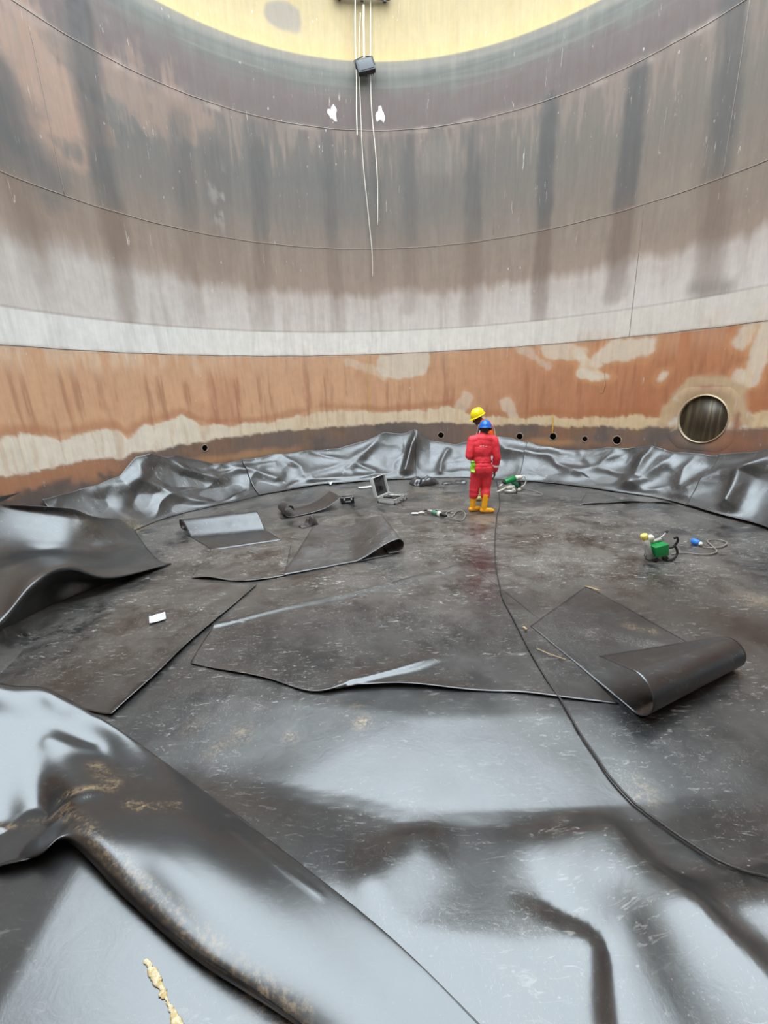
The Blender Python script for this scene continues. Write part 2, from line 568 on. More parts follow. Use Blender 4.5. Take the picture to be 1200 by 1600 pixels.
WALL_K = 0.64

def wall_mat():
    n = NT('stained_steel')
    P = n.pos()
    a = n.noise(n.scale(P, (3.5, 3.5, .35)), 3.0, 6, .62)
    b = n.noise(P, 5.0, 8, .65)
    c = n.noise(n.scale(P, (14, 14, .8)), 2.0, 4, .6)
    col = n.attr('Col', False)
    k = n.math('ADD', n.math('MULTIPLY', a, .5), n.math('MULTIPLY_ADD', b, .55, n.math('MULTIPLY', c, .25)))
    f = n.ramp(k, .35, .95, .86, 1.14)
    g = n.t.nodes.new('ShaderNodeCombineColor')
    for i in range(3):
        n.set(g.inputs[i], f)
    col = n.mix(1.0, col, g.outputs[0], 'MULTIPLY')
    # pale scratches and chalky runs
    sc_ = n.noise(n.scale(P, (11, 11, 1.1)), 1.7, 7, .7, .8)
    m = n.math('MULTIPLY', n.ramp(sc_, .635, .675), n.ramp(n.noise(P, .75, 3), .45, .60))
    col = n.mix(n.math('MULTIPLY', m, .6), col, tuple(lin((190, 182, 172))))
    ch = n.vor(n.scale(P, (1, 1, .6)), 5.5)
    m2 = n.math('MULTIPLY', n.ramp(ch, .12, .06), n.ramp(n.noise(P, .8, 2), .55, .68))
    col = n.mix(n.math('MULTIPLY', m2, .45), col, tuple(lin((200, 192, 182))))
    n.base(col, n.ramp(b, .3, .8, .55, .8), .3)
    n.bump(k, .25, .01)
    return n.m

WALL_M = wall_mat()
SEAM_M = plain('weld_bead_steel', (134, 120, 110), .6, 0, .4, 60)
wall_root = tag(empty('wall_round', (TX, TY, 0)), kind='structure')

def plate(t0, t1, z0, z1, fine):
    step = .036 if fine else .25
    nt, nz = max(2, int((t1 - t0) * TR / step) + 1), max(2, int((z1 - z0) / step) + 1)
    T, Z = np.meshgrid(np.linspace(t0, t1, nt), np.linspace(z0, z1, nz))
    F = grid_faces(nz, nt)
    T, Z = T.ravel(), Z.ravel()
    S = T * TR
    for (ht, hz, hr) in HOLES + [(PIPE_TH, PIPE_Z, PIPE_R)]:
        if not (t0 < ht < t1 and z0 < hz < z1) or not fine:
            continue
        d = np.hypot(S - ht * TR, Z - hz)
        cut = (np.hypot(S[F].mean(1) - ht * TR, Z[F].mean(1) - hz) < hr)
        gone, kept = np.unique(F[cut]), np.unique(F[~cut])
        F = F[~cut]
        rim = np.intersect1d(gone, kept)
        k = hr / np.maximum(d[rim], 1e-6)
        S[rim] = ht * TR + (S[rim] - ht * TR) * k
        Z[rim] = hz + (Z[rim] - hz) * k
    T = S / TR
    R = TR
    V = np.stack([R * np.sin(T), R * np.cos(T), Z], 1)
    me = raw_mesh('steel_plate', V, F[:, ::-1], True, {'Col': wall_colour(T, Z)})
    return link('steel_plate', me, WALL_M, wall_root)

D = math.radians
courses = [(0.0, Z1, [-100, -70, -28, 12, 56, 84, 100]), (Z1, Z2, [-100, -64, -22, 10, 50.1, 90, 100]), (Z2, Z3, [-100, -65, -20, 21.4, 62, 100]), (Z3, TTOP, [-100, -40, 2, 44, 100])]
for z0, z1, cuts in courses:
    for a, b in zip(cuts[:-1], cuts[1:]):
        plate(D(a), D(b), z0, z1, True)
    for a, b in ((100, 145), (145, 190), (190, 225), (225, 260)):
        plate(D(a), D(b), z0, z1, False)

def ring_bead(z, r, col=None):
    m = MB()
    n = 220
    pts = [((TR - .001) * math.sin(a), (TR - .001) * math.cos(a), z + .004 * math.sin(a * 37)) for a in np.linspace(0, 2 * math.pi, n + 1)]
    m.tube(pts, r, 6, False)
    return put('weld_seam', m, SEAM_M, wall_root)
ring_bead(Z2, .008)
ring_bead(Z3, .009)
ring_bead(Z1, .006)
for t, z0, z1 in ((21.4, Z2 + .1, Z3), (-65, Z2, Z3 - .2), (50.1, Z1, Z2), (62, Z2, Z3)):
    m = MB()
    m.tube([((TR - .001) * math.sin(D(t)), (TR - .001) * math.cos(D(t)), z) for z in np.linspace(z0, z1, 24)], .0065, 6)
    put('weld_seam', m, SEAM_M, wall_root)
# stiffening ring round the open top
m = MB()
prof = [(TR + .01, TTOP), (TR + .01, TTOP + .02), (TR + .12, TTOP + .02), (TR + .12, TTOP - .09), (TR + .10, TTOP - .09), (TR + .10, TTOP)]
n = 120
V = [(r * math.sin(a), r * math.cos(a), z) for a in np.linspace(0, 2 * math.pi, n, endpoint=False) for r, z in prof]
q = len(prof)
m.add(V, [(i * q + j, i * q + (j + 1) % q, ((i + 1) % n) * q + (j + 1) % q, ((i + 1) % n) * q + j) for i in range(n) for j in range(q)])
put('top_rim', m, SEAM_M, wall_root)

# ================================================================== FLOOR AND LINER
def W2(pts, z=0.0):
    return [tuple(flo(x, y, z)[:2]) for x, y in pts]

CREST = W2([(250, 1225), (360, 1240), (430, 1249), (560, 1268), (640, 1290), (760, 1288), (900, 1283), (1010, 1278), (1200, 1262), (1500, 1240)])
FOLD_R = W2([(925, 1275), (955, 1335), (985, 1385), (1040, 1450), (1100, 1525), (1170, 1605), (1260, 1720)])
FOLD_V = W2([(640, 1300), (650, 1350), (600, 1395), (540, 1460)])
FOLD_S = W2([(955, 1640), (950, 1570), (946, 1512), (915, 1478), (850, 1440), (780, 1415)])

def flz(x, y):
    """height of the big ground sheet"""
    x, y = np.asarray(x, float), np.asarray(y, float)
    near = sstep(6.0, 2.2, y)
    z = 0.020 + (0.004 + 0.012 * near) * fbm(x * .9, y * .9, 21, 3) + 0.0030 * (1 - near * .5) * fbm(x * 3.1, y * 3.1, 22, 2)
    d, sd, r = seg_dist(x, y, CREST)
    far = sd > 0
    ramp_ = np.clip(d / (.58 + .07 * np.sin(x * 2.2)), 0, 1)
    nearz = .030 + .105 * ramp_ - .100 * sstep(.70, 1.9, d)
    z = z + np.where(far, .030 + .05 * np.clip(d / .75, 0, 1) - .080 * sstep(.75, 4.2, d), nearz) + .008 * np.exp(-(d / .02) ** 2) * sstep(-2.2, -.5, x)
    z = z + .16 * np.clip((-.45 - x) / 1.1, 0, 1.0) * sstep(2.4, 1.6, y) * sstep(-2.85, -2.1, x)
    d, sd, r = seg_dist(x, y, FOLD_R)
    ta = sstep(0, .2, r)
    z = z + ta * .12 * np.where(sd < 0, np.exp(-(d / .34) ** 2), np.exp(-(d / .10) ** 2))
    d, sd, r = seg_dist(x, y, FOLD_V)
    z = z + .045 * np.exp(-(d / .16) ** 2) * sstep(0, .2, r) * sstep(1, .7, r)
    d, sd, r = seg_dist(x, y, FOLD_S)
    z = z - .055 * np.where(sd < 0, np.exp(-(d / .20) ** 2), np.exp(-(d / .035) ** 1.5)) * sstep(1, .55, r)
    z = z + .15 * np.clip((x - 1.02) / .9, 0, 1.2) * sstep(1.60, 1.30, y)
    return z

def over(px, py, h):
    """place seen at a picture point, h above the ground sheet"""
    p = flo(px, py, h)
    for _ in range(4):
        p = flo(px, py, h + float(flz(p[0], p[1])))
    return p

MUD = [((570, 1146), .085, 1), ((380, 1163), .10, .7), ((455, 1166), .07, .7), ((345, 1178), .07, .6), ((330, 1192), .04, .6), ((985, 990), .09, .5), ((1012, 998), .09, .6), ((820, 988), .05, .5), ((560, 1120), .06, .4), ((300, 1150), .1, .3), ((930, 925), .1, .6), ((210, 830), .3, .55), ((760, 815), .35, .7), ((700, 780), .4, .4), ((1180, 945), .25, .5), ((1000, 1245), .12, .5), ((520, 770), .5, .3), ((140, 870), .3, .2), ((660, 768), .5, .5)]
MUDL = [([(115, 1325), (200, 1412), (300, 1500), (400, 1572), (480, 1620)], .045, .5), ([(215, 1314), (250, 1318), (290, 1306)], .03, .9), ([(110, 1300), (190, 1282)], .03, .8), ([(160, 1240), (190, 1270)], .05, .5), ([(20, 1345), (100, 1322)], .03, .5)]
CHALK = [([(560, 1375), (630, 1362)], .05, .9), ([(610, 1455), (700, 1465), (830, 1470)], .09, 1.0), ([(690, 1430), (830, 1440)], .06, .7), ([(1150, 1430), (1220, 1450)], .12, .9), ([(1130, 1480), (1190, 1500)], .07, .7), ([(880, 1300), (870, 1320)], .05, .8), ([(960, 1215), (1000, 1250)], .10, .55), ([(30, 950), (130, 990), (210, 960)], .12, .4), ([(60, 1040), (110, 1060)], .12, .5), ([(500, 790), (700, 830), (1000, 800)], .9, .35), ([(480, 850), (700, 900), (900, 880)], .5, .35), ([(1000, 880), (1180, 930)], .4, .3), ([(930, 1000), (1060, 1035)], .10, .9), ([(700, 990), (900, 1000)], .35, .5), ([(600, 700), (700, 760)], .3, .2)]

def dirt(V):
    x, y = V[:, 0], V[:, 1]
    mud = np.zeros(len(V))
    for p, r, a in MUD:
        q = flo(*p)
        d = np.hypot(x - q[0], (y - q[1]))
        mud = np.maximum(mud, a * sstep(1.3, .2, d / r))
    for pts, r, a in MUDL:
        mud = np.maximum(mud, a * sstep(1.4, .2, seg_dist(x, y, W2(pts, .08))[0] / r))
    ch = np.zeros(len(V))
    for pts, r, a in CHALK:
        ch = np.maximum(ch, a * sstep(1.4, .3, seg_dist(x, y, W2(pts))[0] / r))
    dust = .24 + .66 * sstep(2.4, 6.5, y) + .35 * fbm(x * .7, y * .7, 33)
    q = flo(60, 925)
    dust = dust * (1 - .9 * np.exp(-((x - q[0]) ** 2 + (y - q[1]) ** 2) / .9))  # cleared around the left hollow so its shade comes out blacker
    return {'mud': mud, 'chalk': ch, 'dust': np.clip(dust, 0, 1)}

def liner_mat(name, dust_k=1.0, rough=0.27, tint=(21, 22, 24), bump=.35):
    n = NT(name)
    P = n.pos()
    n1 = n.noise(P, 1.3, 6, .6)
    n2 = n.noise(P, 7.0, 7, .65, .6)
    n3 = n.noise(n.scale(P, (1.0, 3.2, 1.0)), 9.0, 6, .7, 1.2)
    dust = n.math('MULTIPLY', n.attr('dust'), n.ramp(n.math('ADD', n1, n.math('MULTIPLY', n2, .7)), .60, 1.02), clamp=True)
    col = n.mix(n.math('MULTIPLY', dust, .75 * dust_k), tuple(lin(tint)), tuple(lin((108, 103, 96))))
    # boot scuffs and trodden grit: short pale broken marks
    v1 = n.vor(n.scale(P, (1, 2.2, 1)), 6.0, 'DISTANCE_TO_EDGE')
    sc_ = n.math('MULTIPLY', n.ramp(n3, .555, .67), n.ramp(n.noise(P, 1.9, 3), .40, .58))
    n4 = n.noise(n.scale(P, (2.6, 1.0, 1.0)), 26.0, 6, .75, 2.0)
    sc_ = n.math('ADD', sc_, n.math('MULTIPLY', n.ramp(n4, .58, .66), n.ramp(n.noise(P, .9, 4), .45, .58)))
    grit = n.ramp(n.vor(P, 26.0), .13, .05)
    grit = n.math('MULTIPLY', grit, n.ramp(n.noise(P, 3.1, 2), .44, .58))
    sp = n.ramp(n.vor(n.scale(P, (1, 1.5, 1)), 9.0), .085, .04)
    k = n.math('ADD', n.math('MULTIPLY', sc_, .8), n.math('ADD', n.math('MULTIPLY', grit, .5), n.math('MULTIPLY', sp, .75)), clamp=True)
    col = n.mix(n.math('MULTIPLY', k, n.math('MULTIPLY_ADD', n.attr('dust'), .95 * dust_k, .02)), col, tuple(lin((222, 218, 210))))
    # chalky tread prints
    cz = n.math('MULTIPLY', n.attr('chalk'), n.ramp(n.math('ADD', n.noise(P, 34, 6, .75, 2.2), n.math('MULTIPLY', n1, .55)), .80, .98))
    col = n.mix(n.math('MULTIPLY', cz, .5), col, tuple(lin((182, 174, 160))))
    mz = n.math('MULTIPLY', n.math('MULTIPLY', n.attr('mud'), .9), n.ramp(n.math('ADD', n.noise(P, 42, 7, .75), n.math('MULTIPLY', n2, .5)), .68, .92))
    col = n.mix(mz, col, tuple(lin((168, 142, 104))))
    allk = n.math('ADD', n.math('MULTIPLY', dust, .16), n.math('MULTIPLY', n.math('ADD', n.math('ADD', mz, cz), k), .08))
    ro = n.math('ADD', n.math('MULTIPLY_ADD', n1, .10, rough - .05), allk, clamp=True)
    ro = n.math('MAXIMUM', ro, .285)
    n.base(col, ro, 1.0)
    n.b.inputs['IOR'].default_value = 1.56
    n.bump(n2, bump, .004)
    return n.m

LINER = liner_mat('black_liner')
LINER_CLEAN = liner_mat('black_liner_clean', .25, .27, (26, 28, 30), .22)
LINER_LAP = liner_mat('black_liner_lap', .3, .29, (34, 36, 38), .15)
LINER_ROLL = liner_mat('black_liner_roll', .4, .31, (18, 19, 21), .3)
LINER_BROWN = liner_mat('brown_black_offcut', .08, .40, (36, 27, 22), .3)
LINER_DULL = liner_mat('black_liner_brown', .45, .42, (34, 28, 25), .3)

# old steel floor under the liner
m = MB()
n = 96
m.add([(0, 0, -.02)] + [(TR * math.sin(a), TR * math.cos(a), -.02) for a in np.linspace(0, 2 * math.pi, n, endpoint=False)], [(0, 1 + (i + 1) % n, 1 + i) for i in range(n)])
fl = put('floor', m, plain('rusty_floor_steel', (120, 84, 58), .7, 0, .5, 3), None)
fl.location = (TX, TY, 0)
tag(fl, kind='structure')

def sheet(name, G, mat, thick=.004, flip=False, smooth=True, parent=None):
    """a grid of points (rows, cols, 3) turned into a liner sheet with real thickness"""
    nr, nc = G.shape[:2]
    V = G.reshape(-1, 3)
    F = grid_faces(nr, nc)
    if flip:
        F = F[:, ::-1]
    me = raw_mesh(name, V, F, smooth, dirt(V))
    c = V.mean(0)
    c[2] = V[:, 2].min()
    o = link(name, me, mat, parent, None if parent is not None else c)
    if thick:
        s = o.modifiers.new('thickness', 'SOLIDIFY')
        s.thickness = thick
        s.offset = -1.0
    return o

def inside(G, gap):
    """keeps a sheet clear of the tank shell"""
    dx, dy = G[..., 0] - TX, G[..., 1] - TY
    k = np.minimum(1, (TR - gap) / np.maximum(np.hypot(dx, dy), 1e-6))
    G[..., 0], G[..., 1] = TX + dx * k, TY + dy * k
    return G

# the big ground sheet
st = .034
gx, gy = np.arange(-6.2, 7.3, st), np.arange(-.6, 12.6, st)
X, Y = np.meshgrid(gx, gy)
rr = np.hypot(X - TX, Y - TY)
keep = rr < TR - .22
F = grid_faces(*X.shape, keep)
used = np.unique(F)
re = np.full(X.size, -1)
re[used] = np.arange(len(used))
V = np.stack([X.ravel(), Y.ravel(), flz(X, Y).ravel()], 1)[used]
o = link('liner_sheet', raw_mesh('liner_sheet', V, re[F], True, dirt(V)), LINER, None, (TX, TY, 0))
tag(o, 'huge black plastic liner sheet spread over the whole tank floor, scuffed and dusty', 'liner sheet')

# -------- lap of the liner up the foot of the wall, in crumpled lengths
TOP_PX = [(-40, 792), (0, 790), (60, 785), (110, 771), (150, 760), (187, 745), (212, 716), (235, 710), (260, 716), (277, 713), (333, 726), (380, 722), (430, 714), (480, 708), (530, 704), (570, 692), (600, 680), (628, 681), (650, 673), (672, 690), (712, 695), (770, 684), (800, 686), (840, 699), (880, 706), (915, 708), (950, 704), (985, 704), (1020, 700), (1050, 709), (1110, 716), (1160, 716), (1200, 711), (1230, 705)]
TOPA = [wallp(x, y, TR - .06) for x, y in TOP_PX]

def lap_top(th):
    return np.interp(th, [a for a, _ in TOPA], [z for _, z in TOPA])

def on_lap(px, py):
    """picture point to (angle, run) on the lap, 0 at the floor and 1 at its top"""
    for i in range(60):
        s = i / 59.0
        r = TR - .07 - .80 * (1 - s) ** 1.35
        th, z = wallp(px, py, r)
        if z <= .015 + float(lap_top(th)) * s ** 1.25:
            return th, s
    return th, 1.0

# crest lines: px points, height, width above (m), width below (m)
LAPF = [([(652, 672), (642, 700), (632, 742)], .30, .20, .10), ([(598, 680), (575, 705), (545, 735)], .16, .16, .2), ([(700, 705), (690, 725), (688, 742)], .14, .10, .10),
    ([(772, 684), (790, 705), (860, 715)], .18, .25, .2), ([(848, 700), (870, 730), (905, 745)], .14, .22, .12), ([(960, 715), (935, 735), (890, 742)], .14, .2, .15), ([(1022, 700), (1008, 722), (985, 762)], .26, .12, .14),
    ([(1058, 709), (1030, 735), (985, 764)], .2, .16, .2), ([(1085, 722), (1070, 740), (1060, 765)], .12, .12, .12), ([(1175, 738), (1130, 745), (1075, 770)], .16, .2, .2), ([(1200, 728), (1165, 750), (1140, 800)], .36, .16, .14),
    ([(440, 716), (470, 735), (475, 748)], .14, .16, .12), ([(485, 709), (530, 722), (585, 740)], .10, .12, .1), ([(345, 722), (390, 738), (430, 752)], .14, .2, .15), ([(262, 714), (285, 735), (340, 752)], .18, .16, .16), ([(232, 709), (215, 740), (150, 765)], .18, .2, .18), ([(205, 752), (270, 775), (330, 790)], .12, .2, .14), ([(420, 728), (372, 735), (330, 745)], .10, .2, .1), ([(560, 715), (520, 735), (480, 748)], .12, .15, .2), ([(905, 710), (925, 735), (1000, 752)], .08, .2, .1)]
LAPQ = [([(a * TR, s) for a, s in [on_lap(*p) for p in pts]], h, wa, wb) for pts, h, wa, wb in LAPF]

def lap(t0, t1, off, seed, label, fine=True):
    step = .022 if fine else .12
    nt = int((t1 - t0) * TR / step) + 1
    ns = 64 if fine else 16
    T, S = np.meshgrid(np.linspace(t0, t1, nt), np.linspace(0, 1, ns))
    ripple = fbm(T * TR * 1.6, S * 0 + seed, 70 + seed, 2)
    top = lap_top(T) + off * .5 + .03 * fbm(T * TR * 2.2, S * 0, 75, 3)
    run = .78 + .16 * fbm(T * TR * .7, S * 0, 71, 2)
    r = TR - .055 - off - run * (1 - S) ** 1.35
    z = .03 + off + top * S ** 1.25
    # outward normal of the smooth lap
    dr, dz = run * 1.35 * (1 - S) ** .35 + .02, top * 1.25 * S ** .25 + .02
    L = np.hypot(dr, dz)
    nr_, nz_ = -dz / L, dr / L
    X2, Y2 = T * TR, S * 1.35
    a = fbm(X2 * .6 + Y2 * .6, Y2 * .6 - X2 * .1, 80, 2)
    b = 1 - np.abs(fbm((X2 * .62 - Y2 * .8) + a * .5, (Y2 * .45 + X2 * .25), 81, 2)) * 2.4
    c = 1 - np.abs(fbm((X2 * 1.7 + Y2 * 1.5), (Y2 * 1.1 - X2 * .4) + a, 82, 2)) * 2.6
    w = sstep(0, .18, S) * (1 - .65 * sstep(.7, 1.0, S))
    dsp = .062 * np.maximum(b, -.3) + .008 * np.maximum(c, -.3) + .06 * a
    for q, h, wa, wb in LAPQ:
        q2 = [(x, s * 1.35) for x, s in q]
        d, sd, rn = seg_dist(X2, Y2, q2)
        g = np.where(sd > 0, np.exp(-(d / wa) ** 1.6), np.exp(-(d / wb) ** 1.6))
        dsp = dsp * (1 - .55 * g) + h * .72 * g
    dsp = np.maximum(dsp, 0) * w
    r = r + nr_ * dsp
    z = z + nz_ * dsp * .9
    r = np.minimum(r, TR - .03 - off * .4)
    th = T + .02 * dsp * np.sin(X2 * 3)
    Xw, Yw = TX + r * np.sin(th), TY + r * np.cos(th)
    z = z + (flz(Xw, Yw) - .02) * (1 - S) + .006 * (S < .02)
    G = np.stack([Xw, Yw, z], -1)
    o = sheet('liner_lap', G, LINER_LAP, .004)
    tag(o, label, 'liner sheet')
    return o

lap(D(-80), D(-38), 0.0, 1, 'crumpled liner length lapped up the wall left of centre, below the small left hole')
lap(D(-40), D(3.5), .022, 2, 'crumpled liner length lapped up the wall behind the open case')
lap(D(1.5), D(33), 0.0, 3, 'creased liner length with tall pointed fold, lapped up the wall behind the two workers')
lap(D(31), D(71), .022, 4, 'glossy crumpled liner length lapped up the wall under the row of drilled holes')
lap(D(69), D(110), .044, 5, 'thick liner fold at the right edge below the big round opening')
lap(D(110), D(205), 0.03, 6, 'liner length lapped up the wall behind the viewer', False)

# -------- sheets lying on the ground sheet
def coons(front, right, back, left, nu, nv, off, lift=None, zf=None):
    """border polylines in px (front and back run left to right, left and right run front to back)"""
    def c(pts, n):
        return crspline(np.array(W2(pts)), n)
    f, b = c(front, nu), c(back, nu)
    l, r = c(left, nv), c(right, nv)
    u, v = np.linspace(0, 1, nu)[None, :, None], np.linspace(0, 1, nv)[:, None, None]
    P = (1 - v) * f[None] + v * b[None] + (1 - u) * l[:, None] + u * r[:, None] - ((1 - u) * (1 - v) * f[0] + u * (1 - v) * f[-1] + (1 - u) * v * b[0] + u * v * b[-1])
    z = (zf or flz)(P[..., 0], P[..., 1]) + off
    if lift:
        z = z + lift(u[..., 0] + 0 * v[..., 0], v[..., 0] + 0 * u[..., 0], P)
    return np.concatenate([P, z[..., None]], -1)

def hump(x, a, b):
    return np.sin(np.pi * np.clip((x - a) / (b - a), 0, 1)) ** 1.3

def liftB(u, v, P):
    e = np.exp(-(v / .10) ** 1.2)
    l = e * (.020 * hump(u, 0, .35) + .040 * hump(u, .27, .75) + .016 * hump(u, .7, 1.0))
    d, sd, r = seg_dist(P[..., 0], P[..., 1], W2([(560, 1086), (640, 1060), (700, 1036)]))
    l = l + .035 * np.where(sd < 0, np.exp(-(d / .03) ** 1.3), np.exp(-(d / .22) ** 1.5)) * sstep(1.05, .6, r)
    d, sd, r = seg_dist(P[..., 0], P[..., 1], W2([(335, 990), (450, 958), (560, 932), (720, 888)]))
    l = l + .022 * np.exp(-(d / .05) ** 2)
    return l + .007 * np.exp(-(u / .03) ** 2)

G = coons([(300, 1052), (360, 1066), (420, 1078), (490, 1099), (560, 1092), (640, 1089), (720, 1095), (800, 1099), (870, 1107), (965, 1117)],
          [(965, 1117), (900, 1045), (850, 985), (730, 880)], [(338, 985), (450, 955), (560, 928), (650, 904), (730, 880)], [(300, 1052), (318, 1018), (338, 985)], 150, 70, .006, liftB)
tag(sheet('liner_sheet', G, LINER, .003), 'black liner sheet in the floor centre with long lifted front edge over a dark gap', 'liner sheet')

def liftC(u, v, P):
    return .035 * np.exp(-((1 - u) / .035) ** 1.3) * (.25 + .75 * hump(v, -.25, .9)) + .03 * np.exp(-((1 - v) / .05) ** 1.4) * hump(u, .45, .8)
G = coons([(-60, 1090), (60, 1110), (180, 1137)], [(180, 1137), (250, 1072), (300, 1018), (352, 968), (402, 920)],
          [(-60, 1010), (60, 962), (150, 935), (235, 926), (300, 917), (350, 915), (402, 920)], [(-60, 1090), (-60, 1050), (-60, 1010)], 100, 90, .012, liftC)
tag(sheet('liner_sheet', G, LINER, .003), 'dusty black liner sheet on the left that the small white paper lies on', 'liner sheet')

def lift2(u, v, P):
    return .030 * np.exp(-(v / .10) ** 1.3) * (hump(u, .02, .45) + .4 * hump(u, .5, .9)) + .004
G = coons([(300, 907), (340, 911), (392, 914), (445, 905)], [(445, 905), (450, 880), (455, 855)], [(330, 862), (390, 858), (455, 855)], [(300, 907), (315, 885), (330, 862)], 60, 40, .014, lift2)
tag(sheet('liner_sheet', G, LINER, .003), 'small grey liner sheet with lifted front edge between the silver roll and the curled sheet', 'liner sheet')

def lift3(u, v, P):
    return .026 * np.exp(-(v / .08) ** 1.3) * (hump(u, .0, .4) * .8 + hump(u, .3, .75) + .6 * hump(u, .75, 1)) + .003
G = coons([(905, 791), (950, 789), (1000, 787), (1050, 789)], [(1050, 789), (1045, 780), (1035, 773)], [(915, 773), (975, 772), (1035, 773)], [(905, 791), (910, 782), (915, 773)], 60, 20, .012, lift3)
tag(sheet('liner_sheet', G, LINER, .003), 'low liner sheet with dark slit edge in front of the crumpled lap on the right', 'liner sheet')

# -------- sheets whose end is rolled
def arc(cx, cz, r, a0, a1, n):
    return [(cx + r * math.cos(a), cz + r * math.sin(a)) for a in np.linspace(math.radians(a0), math.radians(a1), n)]

def roll_sheet(a0, b0, a1, b1, pa, pb, nflat, nw, off=.008):
    """flat run from a0-b0 to the roll line a1-b1, then the profiles pa (a side) and pb (b side) of (run, height)"""
    a0, b0, a1, b1 = [np.array(p[:2]) for p in (a0, b0, a1, b1)]
    rows = []
    k = len(pa)
    w = np.linspace(0, 1, nw)[:, None]
    for t in np.linspace(0, 1, nflat, endpoint=False):
        P = (a0 + (a1 - a0) * t) * (1 - w) + (b0 + (b1 - b0) * t) * w
        rows.append(np.concatenate([P, (flz(P[:, 0], P[:, 1]) + off)[:, None]], 1))
    da, db = (a1 - a0), (b1 - b0)
    da, db = da / np.linalg.norm(da), db / np.linalg.norm(db)
    for i in range(k):
        ra, rb = pa[i], pb[i]
        P = (a1 + da * ra[0]) * (1 - w) + (b1 + db * rb[0]) * w
        z0 = flz(a1[0], a1[1]) * (1 - w[:, 0]) + flz(b1[0], b1[1]) * w[:, 0]
        rows.append(np.concatenate([P, (z0 + off + ra[1] * (1 - w[:, 0]) + rb[1] * w[:, 0])[:, None]], 1))
    return np.array(rows)

# big roll on the right: the strip comes towards the viewer and curls up and back over itself
def up_over(r, sweep, tail):
    p = arc(0, r, r, -90, -90 + sweep, 40)
    a = math.radians(-90 + sweep)
    tx, tz = -math.sin(a), math.cos(a)
    return p + [(p[-1][0] + tx * t, p[-1][1] + tz * t) for t in np.linspace(.02, tail, 8)]
G = roll_sheet(flo(828, 990), flo(915, 922), flo(984, 1128), flo(1134, 1054), up_over(.165, 196, .33), up_over(.125, 205, .05), 40, 50, .008)
tag(sheet('rolled_liner', G, LINER_ROLL, .004), 'dark liner strip whose near end is curled up into a big tube on the right', 'liner roll')

def tuck(L, h, r, sweep):
    p = [(-L + L * t, h * (t * t * (3 - 2 * t)) * .9 + h * .1 * t) for t in np.linspace(0, 1, 26)]
    return p + arc(0, h - r, r, 88, 90 - sweep, 26) + [(-.10 * t, h - 2 * r + .004 * t) for t in np.linspace(.2, 1.6, 6)]
G = roll_sheet(flo(440, 905), flo(492, 821), flo(622, 868), flo(596, 836), tuck(.75, .23, .10, 172), tuck(.85, .31, .13, 172), 30, 30, .014)
tag(sheet('rolled_liner', G, LINER_DULL, .004), 'grey liner sheet in mid floor with its right end curled under', 'liner roll')
G = roll_sheet(flo(333, 862), flo(440, 846), flo(286, 834), flo(404, 822), tuck(.42, .26, .10, 165), tuck(.42, .28, .11, 165), 10, 40, .006)
tag(sheet('rolled_liner', G, LINER_CLEAN, .004), 'bright silvery liner curl on the left of the mid floor', 'liner roll')

# scrap with both ends curled up
def scrap():
    ax = flo(535, 797) - flo(447, 812)
    L = np.linalg.norm(ax)
    ax = ax / L
    bk = np.array([-ax[1], ax[0], 0])
    prof = [(.20, .12), (.18, .20), (.09, .23), (.0, .17), (.0, .06), (.09, .0), (.35, .0), (.70, .02), (.98, .07), (1.18, .15), (1.34, .23)]
    prof = crspline(np.array(prof), 60)
    o0 = flo(447, 812)
    rows = []
    for w in np.linspace(0, 1, 16):
        k = 1 + .12 * math.sin(w * 3)
        rows.append([o0 + ax * (p[0] * L / 1.36) + bk * (w * .55 + .1 * p[0] * w) + np.array([0, 0, .045 + p[1] * k * (1 - .25 * w * (p[0] < .4))]) for p in prof])
    return np.array(rows)
tag(sheet('liner_scrap', scrap(), LINER_BROWN, .006), 'brown-black liner offcut lying with both ends curled up beside the black box', 'liner scrap')

def crumple(px, py, sx, sy, h, seed, label, mat, rot=0.0):
    n = 26
    U, Vv = np.meshgrid(np.linspace(-1, 1, n), np.linspace(-1, 1, n))
    a = fbm(U * 1.2 + seed, Vv * 1.2, seed, 2)
    z = h * np.maximum(0, .45 + 1.1 * a - .6 * np.abs(fbm(U * 1.5, Vv * 1.5 + seed, seed + 4, 2)))
    c, s = math.cos(rot), math.sin(rot)
    z = z * (1 - U ** 4) * (1 - Vv ** 6) + .3 * h * np.exp(-((U + Vv * .5 - .8) / .25) ** 2)
    x, y = U * sx * (1 + .2 * a), Vv * sy * (1 + .3 * a)
    q = flo(px, py)
    X, Y = q[0] + c * x - s * y, q[1] + s * x + c * y
    z = np.maximum(z * (1 - .2 * U * U), 0) + flz(X, Y) + .012
    return tag(sheet('liner_scrap', np.stack([X, Y, z], -1), mat, .004), label, 'liner scrap')
crumple(480, 823, .16, .12, .26, 3, 'small crumpled black liner scrap in front of the curled offcut', LINER_BROWN, .6)
crumple(662, 757, .32, .22, .20, 5, 'crumpled liner scrap with pale tip behind the open case', LINER_CLEAN, .3)
crumple(710, 756, .30, .20, .12, 8, 'low flat grey liner scrap just left of the workers', LINER_CLEAN, -.1)

# -------- raised sheet at the left wall with the black hollow under its free edge
def back(px, py, lx, ly, lz, more):
    """point seen at (px, py) that lies `more` metres further off than the lip point (lx, ly, lz)"""
    d = np.linalg.norm(flo(lx, ly, lz)[:2]) + more
    return (px, py, max(.03, CAMH * (1 - d / np.linalg.norm(flo(px, py)[:2]))))

